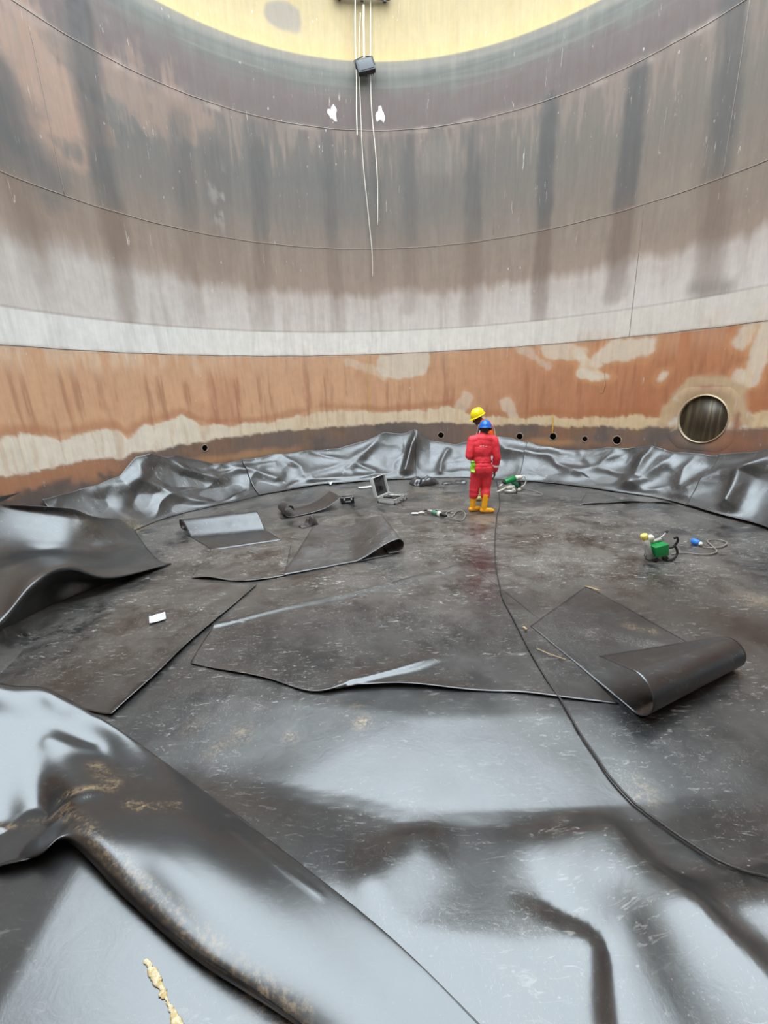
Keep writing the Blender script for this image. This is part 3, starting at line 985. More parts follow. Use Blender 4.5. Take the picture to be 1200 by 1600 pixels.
CT = [[(-150, 772, 1.1), (-60, 780, 1.06), (10, 788, 1.02), (70, 791, .94), (115, 795, .82), (150, 808, .58), (200, 812, .12)],
      [(-150, 796, 1.10), (-60, 798, 1.02), (10, 800, .92), (70, 806, .79), (112, 812, .66), (150, 822, .46), (210, 828, .07)],
      [(-150, 850, .80), (-60, 848, .72), (10, 846, .61), (66, 848, .48), (108, 850, .37), (152, 856, .18), (225, 850, .05)],
      [(-150, 885, .60), (-60, 876, .58), (10, 872, .50), (60, 866, .40), (110, 866, .31), (165, 872, .14), (240, 868, .05)],
      [(-150, 960, .46), (-60, 925, .52), (0, 895, .56), (55, 877, .54), (115, 876, .46), (180, 884, .22), (252, 878, .05)],
      [(-150, 1080, .12), (-70, 1030, .24), (4, 962, .42), (52, 910, .60), (105, 887, .56), (175, 901, .24), (266, 880, .045)],
      [(-150, 1084, .09), (-70, 1040, .14), back(10, 974, 4, 962, .42, .20), back(57, 928, 52, 910, .60, .30), back(105, 908, 105, 887, .56, .36), back(177, 904, 175, 901, .24, .2), (267, 881, .035)],
      [(-150, 1088, .06), (-70, 1048, .06), (16, 986, .05), (64, 955, .05), (106, 935, .05), (179, 908, .045), (268, 882, .03)]]
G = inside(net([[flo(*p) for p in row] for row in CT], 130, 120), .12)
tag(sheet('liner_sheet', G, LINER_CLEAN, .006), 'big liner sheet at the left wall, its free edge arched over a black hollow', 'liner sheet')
CT = [[(-200, 1100, .35), (-70, 1040, .34), (0, 985, .22), (40, 940, .16), (70, 935, .06)],
      [(-180, 1110, .22), (-40, 1048, .20), (14, 1000, .10), (60, 965, .05), (110, 945, .04)],
      [(-120, 1120, .05), (0, 1060, .045), (60, 1010, .04), (110, 980, .04), (170, 955, .04)]]
G = inside(net([[flo(*p) for p in row] for row in CT], 40, 60), .30)
tag(sheet('liner_sheet', G, LINER, .006), 'liner edge curling up at the left margin under the arched sheet', 'liner sheet')

# -------- long foreground sheet folded across the lower left
def rise(px, py, dz=0.0):
    """the upper left end of the sheet climbs towards the tank wall"""
    z = .2
    for _ in range(60):
        P = flo(px, py, z)
        z = .6 * z + .4 * (.13 + dz + .42 * max(0.0, -1.62 - P[0]) + .12 * (P[1] - 1.9))
    return (px, py, z - float(flz(P[0], P[1])))

S = [[(-270, 1090, .03), rise(-260, 1030), rise(-250, 1100), rise(-230, 1190), rise(-215, 1310), rise(-205, 1405, -.03), rise(-200, 1420, -.12)],
     [(-125, 1098, .03), rise(-110, 1040), rise(-110, 1115), rise(-105, 1210), rise(-100, 1310), rise(-97, 1373, -.03), rise(-95, 1385, -.12)],
     [(-20, 1115, .03), rise(0, 1066), rise(-2, 1128), rise(-2, 1210), rise(0, 1300), rise(0, 1342, -.02), (0, 1352, .05)],
     [(52, 1125, .03), rise(80, 1080), rise(76, 1138), rise(72, 1206), rise(66, 1282), (62, 1328, .09), (60, 1338, .05)],
     [(150, 1175, .03), rise(180, 1136), rise(168, 1183), (150, 1238, .14), (130, 1285, .115), (112, 1308, .10), (106, 1316, .06)],
     [(290, 1275, .02), (322, 1238, .05), (298, 1280, .098), (262, 1332, .118), (228, 1372, .104), (207, 1396, .085), (198, 1406, .04)],
     [(430, 1388, .02), (468, 1348, .045), (436, 1402, .088), (394, 1452, .108), (344, 1488, .098), (313, 1492, .08), (302, 1497, .04)],
     [(566, 1498, .02), (604, 1458, .045), (578, 1515, .066), (534, 1568, .086), (480, 1598, .082), (442, 1582, .07), (430, 1580, .035)],
     [(715, 1640, .02), (750, 1600, .045), (726, 1655, .05), (680, 1705, .062), (625, 1720, .064), (600, 1694, .055), (590, 1690, .035)],
     [(845, 1780, .02), (880, 1740, .045), (856, 1795, .05), (812, 1840, .06), (775, 1850, .06), (740, 1806, .05), (730, 1800, .035)]]
G = inside(net([[over(*p) for p in row] for row in S], 190, 100), .35)
# small dents, and a rolled rim on the upper left part of the sheet
rim = [tuple(flo(x, y, .12)[:2]) for x, y in ((-60, 1372), (0, 1346), (60, 1331), (110, 1312), (150, 1295), (195, 1277))]
d, sd, r = seg_dist(G[..., 0], G[..., 1], rim)
G[..., 2] += .018 * np.exp(-(d / .035) ** 2) * sstep(1, .8, r)
for pts, h, w in ((((20, 1092), (60, 1110), (100, 1150)), .009, .05), (((60, 1160), (110, 1170), (150, 1150)), -.011, .06), (((0, 1120), (50, 1150)), -.009, .07), (((90, 1200), (150, 1190)), .012, .05), (((362, 1302), (430, 1355), (500, 1402)), .0035, .012)):
    q = [tuple(flo(x, y, .20)[:2]) for x, y in pts]
    G[..., 2] += h * np.exp(-(seg_dist(G[..., 0], G[..., 1], q)[0] / w) ** 2)
G[..., 2] = np.maximum(G[..., 2], flz(G[..., 0], G[..., 1]) + .012)
tag(sheet('liner_sheet', G, LINER_CLEAN, .006), 'long folded liner sheet lying diagonally across the lower left foreground', 'liner sheet')

# ================================================================== THINGS ON AND IN THE WALL
BLACK = plain('black_plastic', (26, 26, 27), .45, 0, .3, 40)
DARK_IN = plain('dark_pipe_inside', (58, 50, 42), .55, 0, .5, 12)
HOLE_IN = plain('hole_shade', (16, 14, 13), .95, 0, .2, 20, .0)  # near-black: shade inside the drilled holes put into the colour
RIM = plain('bare_cut_steel', (196, 180, 150), .38, .3, .35, 30)
ROPE = plain('white_rope', (214, 206, 190), .75, 0, .3, 90)
GREY_CABLE = plain('grey_cable', (150, 145, 135), .5, 0, .3, 60)
BLACK_CABLE = plain('dusty_black_cable', (62, 59, 55), .5, 0, .35, 60)

def wall_frame(th, z, R=TR):
    """matrix whose local z points into the wall (outwards), x along the wall, y up"""
    p = cyl(th, z, R)
    o = Vector((math.sin(th), math.cos(th), 0))
    x = Vector((math.cos(th), -math.sin(th), 0))
    up = Vector((0, 0, 1))
    Mx = Matrix.Identity(4)
    for i in range(3):
        Mx[i][0], Mx[i][1], Mx[i][2], Mx[i][3] = x[i], up[i], o[i], p[i]
    return Mx

# big round branch pipe
Mp = wall_frame(PIPE_TH, PIPE_Z)
t = tag(empty('branch_pipe', tuple(cyl(PIPE_TH, PIPE_Z - PIPE_R))), 'big round pipe opening with bright cut lip low on the rusty wall at right', 'pipe')
inv = Matrix.Translation(-t.location)
m = MB(); m.lathe([(PIPE_R - .012, .03), (PIPE_R - .014, .4), (PIPE_R - .016, 1.1), (PIPE_R - .016, 1.6), (.01, 1.6)], 56, inv @ Mp)
pm = NT('pipe_bore')
pn = pm.noise(pm.scale(pm.pos(), (9, 9, .5)), 1.6, 5)
pm.base(pm.mix(pm.ramp(pn, .42, .66), tuple(lin((66, 56, 44))), tuple(lin((104, 92, 72)))), .42, .5, .25)
put('bore', m, pm.m, t)
m = MB()
m.lathe([(PIPE_R - .015, .06), (PIPE_R - .015, -.030), (PIPE_R - .002, -.032), (PIPE_R + .006, -.006), (PIPE_R + .012, .002), (PIPE_R + .012, .03)], 56, inv @ Mp)
me = raw_mesh('cut_lip', m.v, m.f[:-2])
link('cut_lip', me, RIM, t)
m = MB()
m.tube([tuple((inv @ Mp) @ Vector((x, y, 1.0))) for x, y in ((-.10, .40), (-.05, .1), (-.02, -.2), (-.04, -.42))], .016, 8)
m.tube([tuple((inv @ Mp) @ Vector((x, y, .8))) for x, y in ((.08, .42), (.06, .15), (.0, -.2), (-.02, -.44))], .012, 8)
put('hanging_strip', m, RIM, t)
# reinforcing pad: low welded plate round the pipe
m = MB()
seg = 64
V = []
for r0, dz in ((PIPE_R + .03, -.001), (PIPE_R + .035, -.004), (PIPE_R + .155, -.004), (PIPE_R + .165, -.001)):
    for k in range(seg):
        a = 2 * math.pi * k / seg
        q = max(abs(math.cos(a)), abs(math.sin(a)))
        rr_ = r0 if r0 < PIPE_R + .1 else r0 * min(1.18, 1 / q) * .98
        x, y = rr_ * math.cos(a), rr_ * math.sin(a)
        p = cyl(PIPE_TH + x / TR, PIPE_Z + y, TR + dz)
        V.append(p - np.array(t.location))
m.add(V, [(i * seg + k, i * seg + (k + 1) % seg, (i + 1) * seg + (k + 1) % seg, (i + 1) * seg + k) for i in range(3) for k in range(seg)])
me = raw_mesh('welded_pad', m.v, m.f, True, {'Col': wall_colour(np.array([math.atan2(v[0] + t.location.x - TX, v[1] + t.location.y - TY) for v in m.v]), np.array([v[2] + t.location.z for v in m.v]))})
link('welded_pad', me, WALL_M, t)

names = ['small drilled hole in the dark wall foot just left of the workers', 'small drilled hole in the wall foot just right of the workers', 'drilled hole in the wall foot under the short yellow tag', 'smallest drilled hole in the wall foot, right of the yellow tag', 'drilled hole in the wall foot nearest the big pipe opening', 'ragged small hole low in the wall on the left']
for (th, z, r), lab in zip(HOLES, names):
    Mh = wall_frame(th, z)
    t = tag(empty('drilled_hole', tuple(cyl(th, z - r))), lab, 'pipe hole', 'drilled holes along the wall foot')
    inv = Matrix.Translation(-t.location)
    m = MB(); m.lathe([(r - .004, .012), (r - .006, .30), (.004, .31)], 20, inv @ Mh)  # capped tube added behind the hole to keep the bright sky out
    put('bore', m, HOLE_IN, t)
    m = MB(); m.lathe([(r - .006, .03), (r - .006, -.012), (r + .012, -.012), (r + .02, .003), (r + .02, .02)], 24, inv @ Mh)
    link('rim', raw_mesh('rim', m.v, m.f[:-2]), plain('hole_rim', (150, 132, 112), .6, 0, .5, 40), t)

# -------- ropes and lamp hanging in front of the wall
def hang(px, R):
    th, z = wallp(px[0], px[1], R)
    return tuple(cyl(th, z, R))

def dense(pts, n):
    return [tuple(p) for p in crspline(np.array(pts), n)]

def rope(pts, R, r, label, mat=ROPE, cat='rope'):
    m = MB()
    P = dense([hang(p, R) for p in pts], 50)
    m.tube(P, r, 6)
    return tag(put('rope', m, mat, None, P[-1]), label, cat)
rope([(555, 0), (555, 60), (557, 120), (557, 170), (558, 212)], TR - .12, .014, 'short white rope hanging down the wall left of the black lamp')
rope([(563, 20), (561, 90), (563, 160), (567, 250), (575, 330), (581, 390), (582, 432)], TR - .08, .009, 'longest thin white line hanging down the middle of the wall')
rope([(579, 0), (579, 60), (580, 160), (587, 240), (590, 290), (590, 352)], TR - .08, .011, 'thin white line hanging just right of the black lamp')
rope([(568, 8), (568, 40), (569, 92)], TR - .16, .022, 'thick bright rope holding the black lamp')
rope([(575, 552), (576, 600), (577, 645)], TR - .03, .008, 'thin yellowish cord on the rust course below the hanging lines', plain('yellow_cord', (216, 180, 96), .7))
rope([(863, 648), (864, 664), (863, 677)], TR - .03, .012, 'short yellow tag cord hanging at a drilled hole', plain('yellow_tag', (232, 180, 50), .6))
rope([(942, 566), (945, 590), (943, 610), (938, 612), (937, 596)], TR - .02, .007, 'thin looped cord on the wall under the scraped pale patch', plain('tan_cord', (196, 156, 110), .7))

th, z = wallp(571, 104, TR - .22)
t = tag(empty('floodlight', tuple(cyl(th, z - .17, TR - .22))), 'black square floodlight hanging from the rope high on the wall', 'lamp')
Rm = Matrix.Rotation(-th, 4, 'Z') @ Matrix.Rotation(math.radians(-13), 4, 'Y') @ Matrix.Rotation(math.radians(-20), 4, 'X')
c = Vector((0, 0, .17))
m = MB(); m.box(c, (.40, .10, .32), Rm, .02)
put('housing', m, BLACK, t)
m = MB()
for k in range(7):
    m.box(c + Rm.to_3x3() @ Vector((-.15 + .05 * k, .08, 0)), (.012, .07, .26), Rm)
put('cooling_fin', m, BLACK, t)
m = MB(); m.box(c + Rm.to_3x3() @ Vector((0, -.052, 0)), (.33, .012, .25), Rm, .004)
put('lens', m, plain('dark_lens', (30, 31, 36), .12), t)
m = MB(); m.tube([tuple(c + Rm.to_3x3() @ Vector(p)) for p in ((-.215, 0, 0), (-.215, .0, .2), (0, .0, .25), (.215, 0, .2), (.215, 0, 0))], .012, 6)
put('bracket', m, BLACK, t)

t = tag(empty('pulley_bracket', tuple(cyl(wallp(566, 4, TR - .2)[0], 10.62, TR - .2))), 'dark bracket at the top of the wall that the ropes hang from', 'bracket')
th = wallp(566, 4, TR - .2)[0]
Rz = Matrix.Rotation(-th, 4, 'Z')
m = MB(); m.box((0, .06, .17), (1.25, .07, .16), Rz, .012)
put('beam', m, plain('dark_purple_paint', (62, 52, 62), .6), t)
for k in (-.5, 0, .5):
    m = MB(); m.box(tuple(Rz.to_3x3() @ Vector((k, .0, .06))), (.06, .05, .14), Rz, .01)
    put('hook_plate', m, BLACK, t)
    m = MB(); m.box(tuple(Rz.to_3x3() @ Vector((k, .125, .22))), (.08, .10, .06), Rz, .01)
    put('wall_arm', m, BLACK, t)

# two dabs of white putty on the upper wall
for (px, py), lab in (((520, 177), 'white dab on the upper wall left of the ropes'), ((594, 180), 'white dab on the upper wall right of the ropes')):
    th, z = wallp(px, py)
    m = MB()
    V, F = [], []
    n = 14
    for i, (k, dz) in enumerate(((1.0, .0), (.8, -.018), (.4, -.028))):
        for j in range(n):
            a = 2 * math.pi * j / n
            q = (.115 + .03 * math.sin(3 * a + px) + .02 * math.sin(5 * a)) * k
            V.append(cyl(th + q * math.cos(a) / TR * .9, z + q * math.sin(a) * 1.25, TR + dz))
    for i in range(2):
        F += [(i * n + j, (i + 1) * n + j, (i + 1) * n + (j + 1) % n, i * n + (j + 1) % n) for j in range(n)]
    F.append(tuple(2 * n + j for j in range(n))[::-1])
    m.add(V, F)
    tag(put('putty_dab', m, plain('white_putty', (236, 232, 226), .7, 0, .2, 25), None, tuple(cyl(th, z - .1)), True, True), lab, 'putty dab')

# ================================================================== PEOPLE
def remesh(name, mb, voxel, mat, parent, smooth=6, folds=None, sub=None):
    me = raw_mesh(name, mb.v, mb.f)
    o = link(name, me, None, None)
    r = o.modifiers.new('r', 'REMESH')
    r.mode = 'VOXEL'
    r.voxel_size = voxel
    s = o.modifiers.new('s', 'SMOOTH')
    s.factor = .5
    s.iterations = smooth
    dg = bpy.context.evaluated_depsgraph_get()
    ev = o.evaluated_get(dg)
    new = bpy.data.meshes.new_from_object(ev)
    o.modifiers.clear()
    o.data = new
    bpy.data.meshes.remove(me)
    new.name = name
    n = len(new.vertices)
    co = np.empty(n * 3)
    new.vertices.foreach_get('co', co)
    co = co.reshape(-1, 3)
    if folds is not None:
        no = np.empty(n * 3)
        new.vertices.foreach_get('normal', no)
        co = co + no.reshape(-1, 3) * folds(co)[:, None]
        new.vertices.foreach_set('co', co.ravel())
    new.polygons.foreach_set('use_smooth', [True] * len(new.polygons))
    new.update()
    new.materials.append(mat)
    o.parent = parent
    return o

def cloth_folds(seed, amp):
    def f(c):
        x, y, z = c[:, 0], c[:, 1], c[:, 2]
        ang = np.arctan2(y, x) * .25
        a = fbm(x * 9 + y * 6 + z * 4, z * 7 - x * 5, seed, 3)
        b = 1 - 2.2 * np.abs(fbm(x * 6 - z * 4 + y * 3, z * 5 + x * 4 + ang, seed + 7, 2))
        k = fbm(x * 5 + y * 5, z * 26, seed + 3, 2)           # bunching at knees, elbows, ankles
        w = np.exp(-((z - .42) / .09) ** 2) + np.exp(-((z - .95) / .07) ** 2) + .4
        return amp * (.55 * a + .6 * np.maximum(b, -.5) + .45 * k * w)
    return f

SKIN = plain('dark_skin', (74, 48, 38), .5, 0, .25, 50)
GLOVE = plain('lime_glove', (150, 220, 50), .6, 0, .2, 40)

def hand(m, wrist, dirv, palm_n, side, curl, k=1.0):
    """palm and five bent fingers: dirv points to the fingertips, palm_n out of the palm, side towards the thumb"""
    w, d, n_, s = Vector(wrist), Vector(dirv).normalized(), Vector(palm_n).normalized(), Vector(side).normalized()
    q = w + d * .055 * k
    for u in (-.028, -.009, .010, .028):
        m.limb([(*(w + s * u * .55), .020 * k), (*(w + d * .09 * k + s * u * k), .0135 * k)], 10)
    for i, (u, L) in enumerate(((.031, .072), (.011, .080), (-.009, .075), (-.028, .058))):
        b = w + d * .092 * k + s * u * k
        a1, a2, a3 = curl * .5, curl * 1.1, curl * 1.6
        p1 = b + (d * math.cos(a1) + n_ * math.sin(a1)) * L * .45 * k
        p2 = p1 + (d * math.cos(a2) + n_ * math.sin(a2)) * L * .32 * k
        p3 = p2 + (d * math.cos(a3) + n_ * math.sin(a3)) * L * .25 * k
        m.limb([(*b, .0095 * k), (*p1, .0088 * k), (*p2, .0080 * k), (*p3, .0070 * k)], 8)
    b = w + d * .03 * k + s * .028 * k
    p1 = b + (d * .6 + s * .7 + n_ * .25).normalized() * .042 * k
    p2 = p1 + (d * .9 + s * .25 + n_ * .35).normalized() * .034 * k
    m.limb([(*b, .014 * k), (*p1, .0105 * k), (*p2, .0085 * k)], 8)

def head(m, c, Rh, k=1.0):
    """head with brow, nose, lips, chin and ears; faces local -y before Rh"""
    c = Vector(c)
    def P(x, y, z):
        return tuple(c + Rh @ Vector((x * k, y * k, z * k)))
    def e(p, r):
        m.ball(P(*p), tuple(a * k for a in r), 14, Rh.to_4x4())
    e((0, .012, .035), (.074, .092, .085))
    e((0, -.022, -.04), (.058, .066, .072))
    e((0, -.070, -.092), (.026, .022, .018))          # chin
    e((0, -.085, .022), (.052, .016, .012))           # brow
    m.limb([(*P(0, -.088, .012), .009 * k), (*P(0, -.106, -.018), .013 * k)], 8)
    e((.012, -.098, -.024), (.010, .010, .008)); e((-.012, -.098, -.024), (.010, .010, .008))
    e((0, -.086, -.050), (.026, .013, .0065)); e((0, -.084, -.062), (.023, .013, .0075))
    for s in (-1, 1):
        e((.072 * s, .008, -.005), (.010, .022, .032))
        e((.034 * s, -.070, -.022), (.022, .02, .02))  # cheeks
    m.limb([(*P(0, .02, -.05), .058 * k), (*P(0, .035, -.15), .058 * k)], 12)

def helmet(parent, c, Rh, mat, k=1.0):
    c = Vector(c)
    g = empty('hard_hat', tuple(c))
    g.parent = parent
    g.rotation_euler = Rh.to_euler()
    V, F = [], []
    nr, nc = 12, 40
    for i in range(nr):
        ph = (i / (nr - 1)) * math.pi / 2
        for j in range(nc):
            a = 2 * math.pi * j / nc
            rx, ry = .112 * math.cos(ph) ** .8, .140 * math.cos(ph) ** .8
            x, y = rx * math.cos(a), ry * math.sin(a)
            z = .135 * math.sin(ph) ** .9
            ridge = .010 * math.exp(-(x / .022) ** 2) * math.sin(ph) + .004 * math.exp(-((abs(x) - .05) / .012) ** 2) * math.sin(ph)
            V.append((x * k, y * k, (z + ridge) * k))
    F = [(i * nc + j, i * nc + (j + 1) % nc, (i + 1) * nc + (j + 1) % nc, (i + 1) * nc + j) for i in range(nr - 1) for j in range(nc)]
    m = MB(); m.add(V, F)
    put('hat_shell', m, mat, g)
    m = MB()
    V, F = [], []
    for r_, dz in ((.985, .012), (1.0, -.004), (1.12, -.014), (1.12, -.020), (.98, -.012)):
        for j in range(nc):
            a = 2 * math.pi * j / nc
            front = max(0, -math.sin(a)) ** 3 * .045 * (r_ > 1.05)
            V.append((.112 * r_ * math.cos(a) * k, (.140 * r_ * math.sin(a) - front) * k, (dz - front * .25) * k))
    F = [(i * nc + j, i * nc + (j + 1) % nc, (i + 1) * nc + (j + 1) % nc, (i + 1) * nc + j) for i in range(4) for j in range(nc)]
    m.add(V, F)
    put('brim', m, mat, g)
    m = MB()
    V = [(.106 * math.cos(a) * k, .133 * math.sin(a) * k, z * k) for z in (.0, -.028) for a in np.linspace(0, 2 * math.pi, 24, endpoint=False)]
    m.add(V, [(j, (j + 1) % 24, 24 + (j + 1) % 24, 24 + j) for j in range(24)])
    put('inner_band', m, BLACK, g)
    return g

def boot(parent, ankle, toe_dir, mat, k=1.0, top=.36, lean=(0, 0)):
    a = Vector(ankle)
    d = Vector((toe_dir[0], toe_dir[1], 0)).normalized()
    m = MB()
    up = Vector((lean[0], lean[1], top))
    m.limb([(a.x, a.y, .06, .05), (a.x - d.x * .005, a.y - d.y * .005, .12, .053), (a.x + up.x * .6, a.y + up.y * .6, .24, .062), (a.x + up.x, a.y + up.y, top - .02, .070)])
    m.limb([(*(a - d * .045).xy, .048, .045), (*(a + d * .05).xy, .055, .050), (*(a + d * .13).xy, .046, .046), (*(a + d * .165).xy, .040, .036)])
    o = remesh('boot', m, .010, mat, parent, 4)
    m = MB()
    s_ = Vector((-d.y, d.x, 0))
    n = 24
    V = []
    for z in (0.0, .028):
        for j in range(n):
            t = 2 * math.pi * j / n
            L = .125 if math.cos(t) > 0 else .115
            w = .046 + .006 * math.cos(t)
            p = a + d * (.055 + L * math.copysign(abs(math.cos(t)) ** .75, math.cos(t))) + s_ * w * math.copysign(abs(math.sin(t)) ** .8, math.sin(t))
            V.append((p.x, p.y, z))
    m.add(V, [(j, (j + 1) % n, n + (j + 1) % n, n + j) for j in range(n)] + [tuple(range(n))[::-1], tuple(range(n, 2 * n))])
    put('sole', m, plain('boot_sole', (150, 96, 30), .7), o)
    return o

YBOOT = plain('yellow_rubber', (250, 172, 20), .38, 0, .12, 20)
REDC = plain('red_coverall_cloth', (238, 58, 70), .62, 0, .2, 45, .4)
ORAC = plain('orange_coverall_cloth', (246, 100, 26), .75, 0, .2, 45, .3)
WHITE_BAND = plain('white_reflective_band', (236, 232, 228), .45, 0, .1)

# ---- front worker, seen from behind; local +y is away from the viewer, so his face looks to -y turned by pi
def front_worker():
    p = flo(751, 801)
    z0 = float(flz(p[0], p[1]))
    t = tag(empty('person', (p[0], p[1], z0 + .004)), 'worker seen from behind in red coveralls, blue hard hat and yellow boots', 'person')
    hipL, hipR = (-.085, .0, .86), (.085, .0, .86)
    kneeL, kneeR = (-.125, .035, .49), (.095, .03, .49)
    ankL, ankR = (-.150, .05, .09), (.055, -.07, .09)
    shL, shR = (-.195, .01, 1.425), (.205, -.01, 1.415)
    elL, wrL = (-.262, -.05, 1.14), (-.17, .20, 1.04)
    elR, wrR = (.275, -.04, 1.10), (.262, .05, .80)
    Rh = Matrix.Rotation(math.pi - .25, 3, 'Z') @ Matrix.Rotation(math.radians(20), 3, 'X')
    hc = (.055, .06, 1.595)
    # body: one continuous figure
    m = MB()
    head(m, hc, Rh)
    m.limb([(.0, .0, 1.44, .06), (.045, .04, 1.52, .056)])
    m.limb([(0, 0, .90, .125), (0, .0, 1.1, .115), (0, .0, 1.34, .125)])
    m.limb([(*shL, .055), (*elL, .042), (*wrL, .028)])
    m.limb([(*shR, .055), (*elR, .042), (*wrR, .028)])
    m.limb([(*shL, .055), (0, 0, 1.40, .09), (*shR, .055)])
    m.limb([(*hipL, .085), (*kneeL, .055), (*ankL, .04)])
    m.limb([(*hipR, .085), (*kneeR, .055), (*ankR, .04)])
    m.limb([(*ankL, .035), (ankL[0] + .10, ankL[1] + .04, .06, .03)])
    m.limb([(*ankR, .035), (ankR[0] + .12, ankR[1] - .01, .06, .03)])
    hand(m, wrR, (.02, .10, -1), (-1, .1, 0), (0, 1, 0), .5)
    hand(m, wrL, (.5, .9, -.15), (.3, 0, -1), (.5, -.2, .5), .6)
    remesh('body', m, .0075, SKIN, t, 3)
    # coverall
    m = MB()
    for s, hip, kn, an in ((-1, hipL, kneeL, ankL), (1, hipR, kneeR, ankR)):
        m.limb([(*hip, .128), (hip[0] * .55 + kn[0] * .45, hip[1] * .55 + kn[1] * .45, .69, .115), (*kn, .094), (kn[0] * .45 + an[0] * .55, kn[1] * .45 + an[1] * .55, .335, .088)])
    m.ball((.0, -.035, .90), (.190, .155, .17), 16)
    m.ball((-.08, -.06, .88), (.105, .115, .12), 14); m.ball((.08, -.06, .88), (.105, .115, .12), 14)
    m.ball((.0, -.005, 1.04), (.180, .135, .14), 16)
    m.ball((.0, .0, 1.22), (.200, .145, .20), 16)
    m.ball((.0, -.005, 1.36), (.205, .125, .14), 16)
    m.limb([(*shL, .080), (.01, -.01, 1.445, .108), (*shR, .080)])
    m.limb([(-.13, 0, 1.45, .07), (.02, .02, 1.50, .07), (.15, 0, 1.445, .07)])
    m.limb([(*shL, .086), (*elL, .070), (elL[0] * .25 + wrL[0] * .75, elL[1] * .25 + wrL[1] * .75, elL[2] * .25 + wrL[2] * .75, .056)])
    m.limb([(*shR, .088), (*elR, .074), (wrR[0], wrR[1], .84, .062)])
    m.limb([(.012, .015, 1.47, .074), (.030, .03, 1.515, .068)])
    cov = remesh('coverall', m, .0125, REDC, t, 5, cloth_folds(11, .012))
    m = MB()
    V = [(.186 * math.cos(a) * 1.02, -.012 + .150 * math.sin(a), 1.005 + z) for z in (-.018, .018) for a in np.linspace(0, 2 * math.pi, 36, endpoint=False)]
    m.add([(x, y, z) for x, y, z in V], [(j, (j + 1) % 36, 36 + (j + 1) % 36, 36 + j) for j in range(36)])
    sm = put('waist_seam', m, plain('red_seam', (205, 34, 50), .7), cov)
    # sleeve band, collar, chest print on the back
    def band(a, b, r, w, mat, name):
        a, b = Vector(a), Vector(b)
        d = (b - a).normalized()
        m = MB(); m.tube([a - d * w, a - d * w * .5, a + d * w * .5, a + d * w], [r * .97, r, r, r * .97], 24, False)
        return put(name, m, mat, cov)
    band((.268, .015, .925), (.262, .05, .80), .076, .022, WHITE_BAND, 'sleeve_band')
    m = MB(); m.tube([(.022, .02, 1.475), (.034, .032, 1.535)], [.084, .078], 24, False)
    put('collar', m, REDC, cov)
    for dx, w in ((-.055, .04), (-.005, .03), (.045, .045)):
        m = MB(); m.box((dx - .01, -.140, 1.325 - .01 * (dx > 0)), (w, .006, .012), Matrix.Rotation(.12, 4, 'Z'), .002)
        put('back_print', m, plain('pale_print', (246, 200, 196), .7), cov)
    for s in (-1, 1):
        m = MB(); m.box((.085 * s, -.182, .865), (.105, .008, .115), Matrix.Rotation(.10, 4, 'X'), .003)
        put('back_pocket', m, REDC, cov)
    helmet(t, (hc[0] + .002, hc[1] - .012, hc[2] + .045), Rh @ Matrix.Rotation(math.radians(-6), 3, 'X'), plain('blue_hat_plastic', (20, 104, 196), .22, 0, .1), 1.08)
    boot(t, (ankL[0], ankL[1], 0), (1, .35), YBOOT, top=.37, lean=(.012, 0))
    boot(t, (ankR[0], ankR[1], 0), (1, -.12), YBOOT, top=.37, lean=(.022, .02))
    # lime glove tucked in the left pocket
    g = tag(empty('work_glove', tuple(np.array(t.location) + np.array((-.195, -.09, .84)))), 'lime green work glove tucked at the left hip of the red coveralls', 'glove')
    m = MB()
    hand(m, (0.0, 0, .15), (-.05, -.1, -1), (0, -1, 0), (1, 0, 0), .9, 1.1)
    m.limb([(0, 0, .17, .040), (.01, 0, .12, .045)])
    remesh('glove_body', m, .009, GLOVE, g, 2)
    m = MB(); m.tube([(0, 0, .165), (0, 0, .175), (0, 0, .185)], [.041, .042, .041], 16, False)
    put('cuff', m, plain('dark_green_cuff', (40, 120, 50), .6), g)
    return t

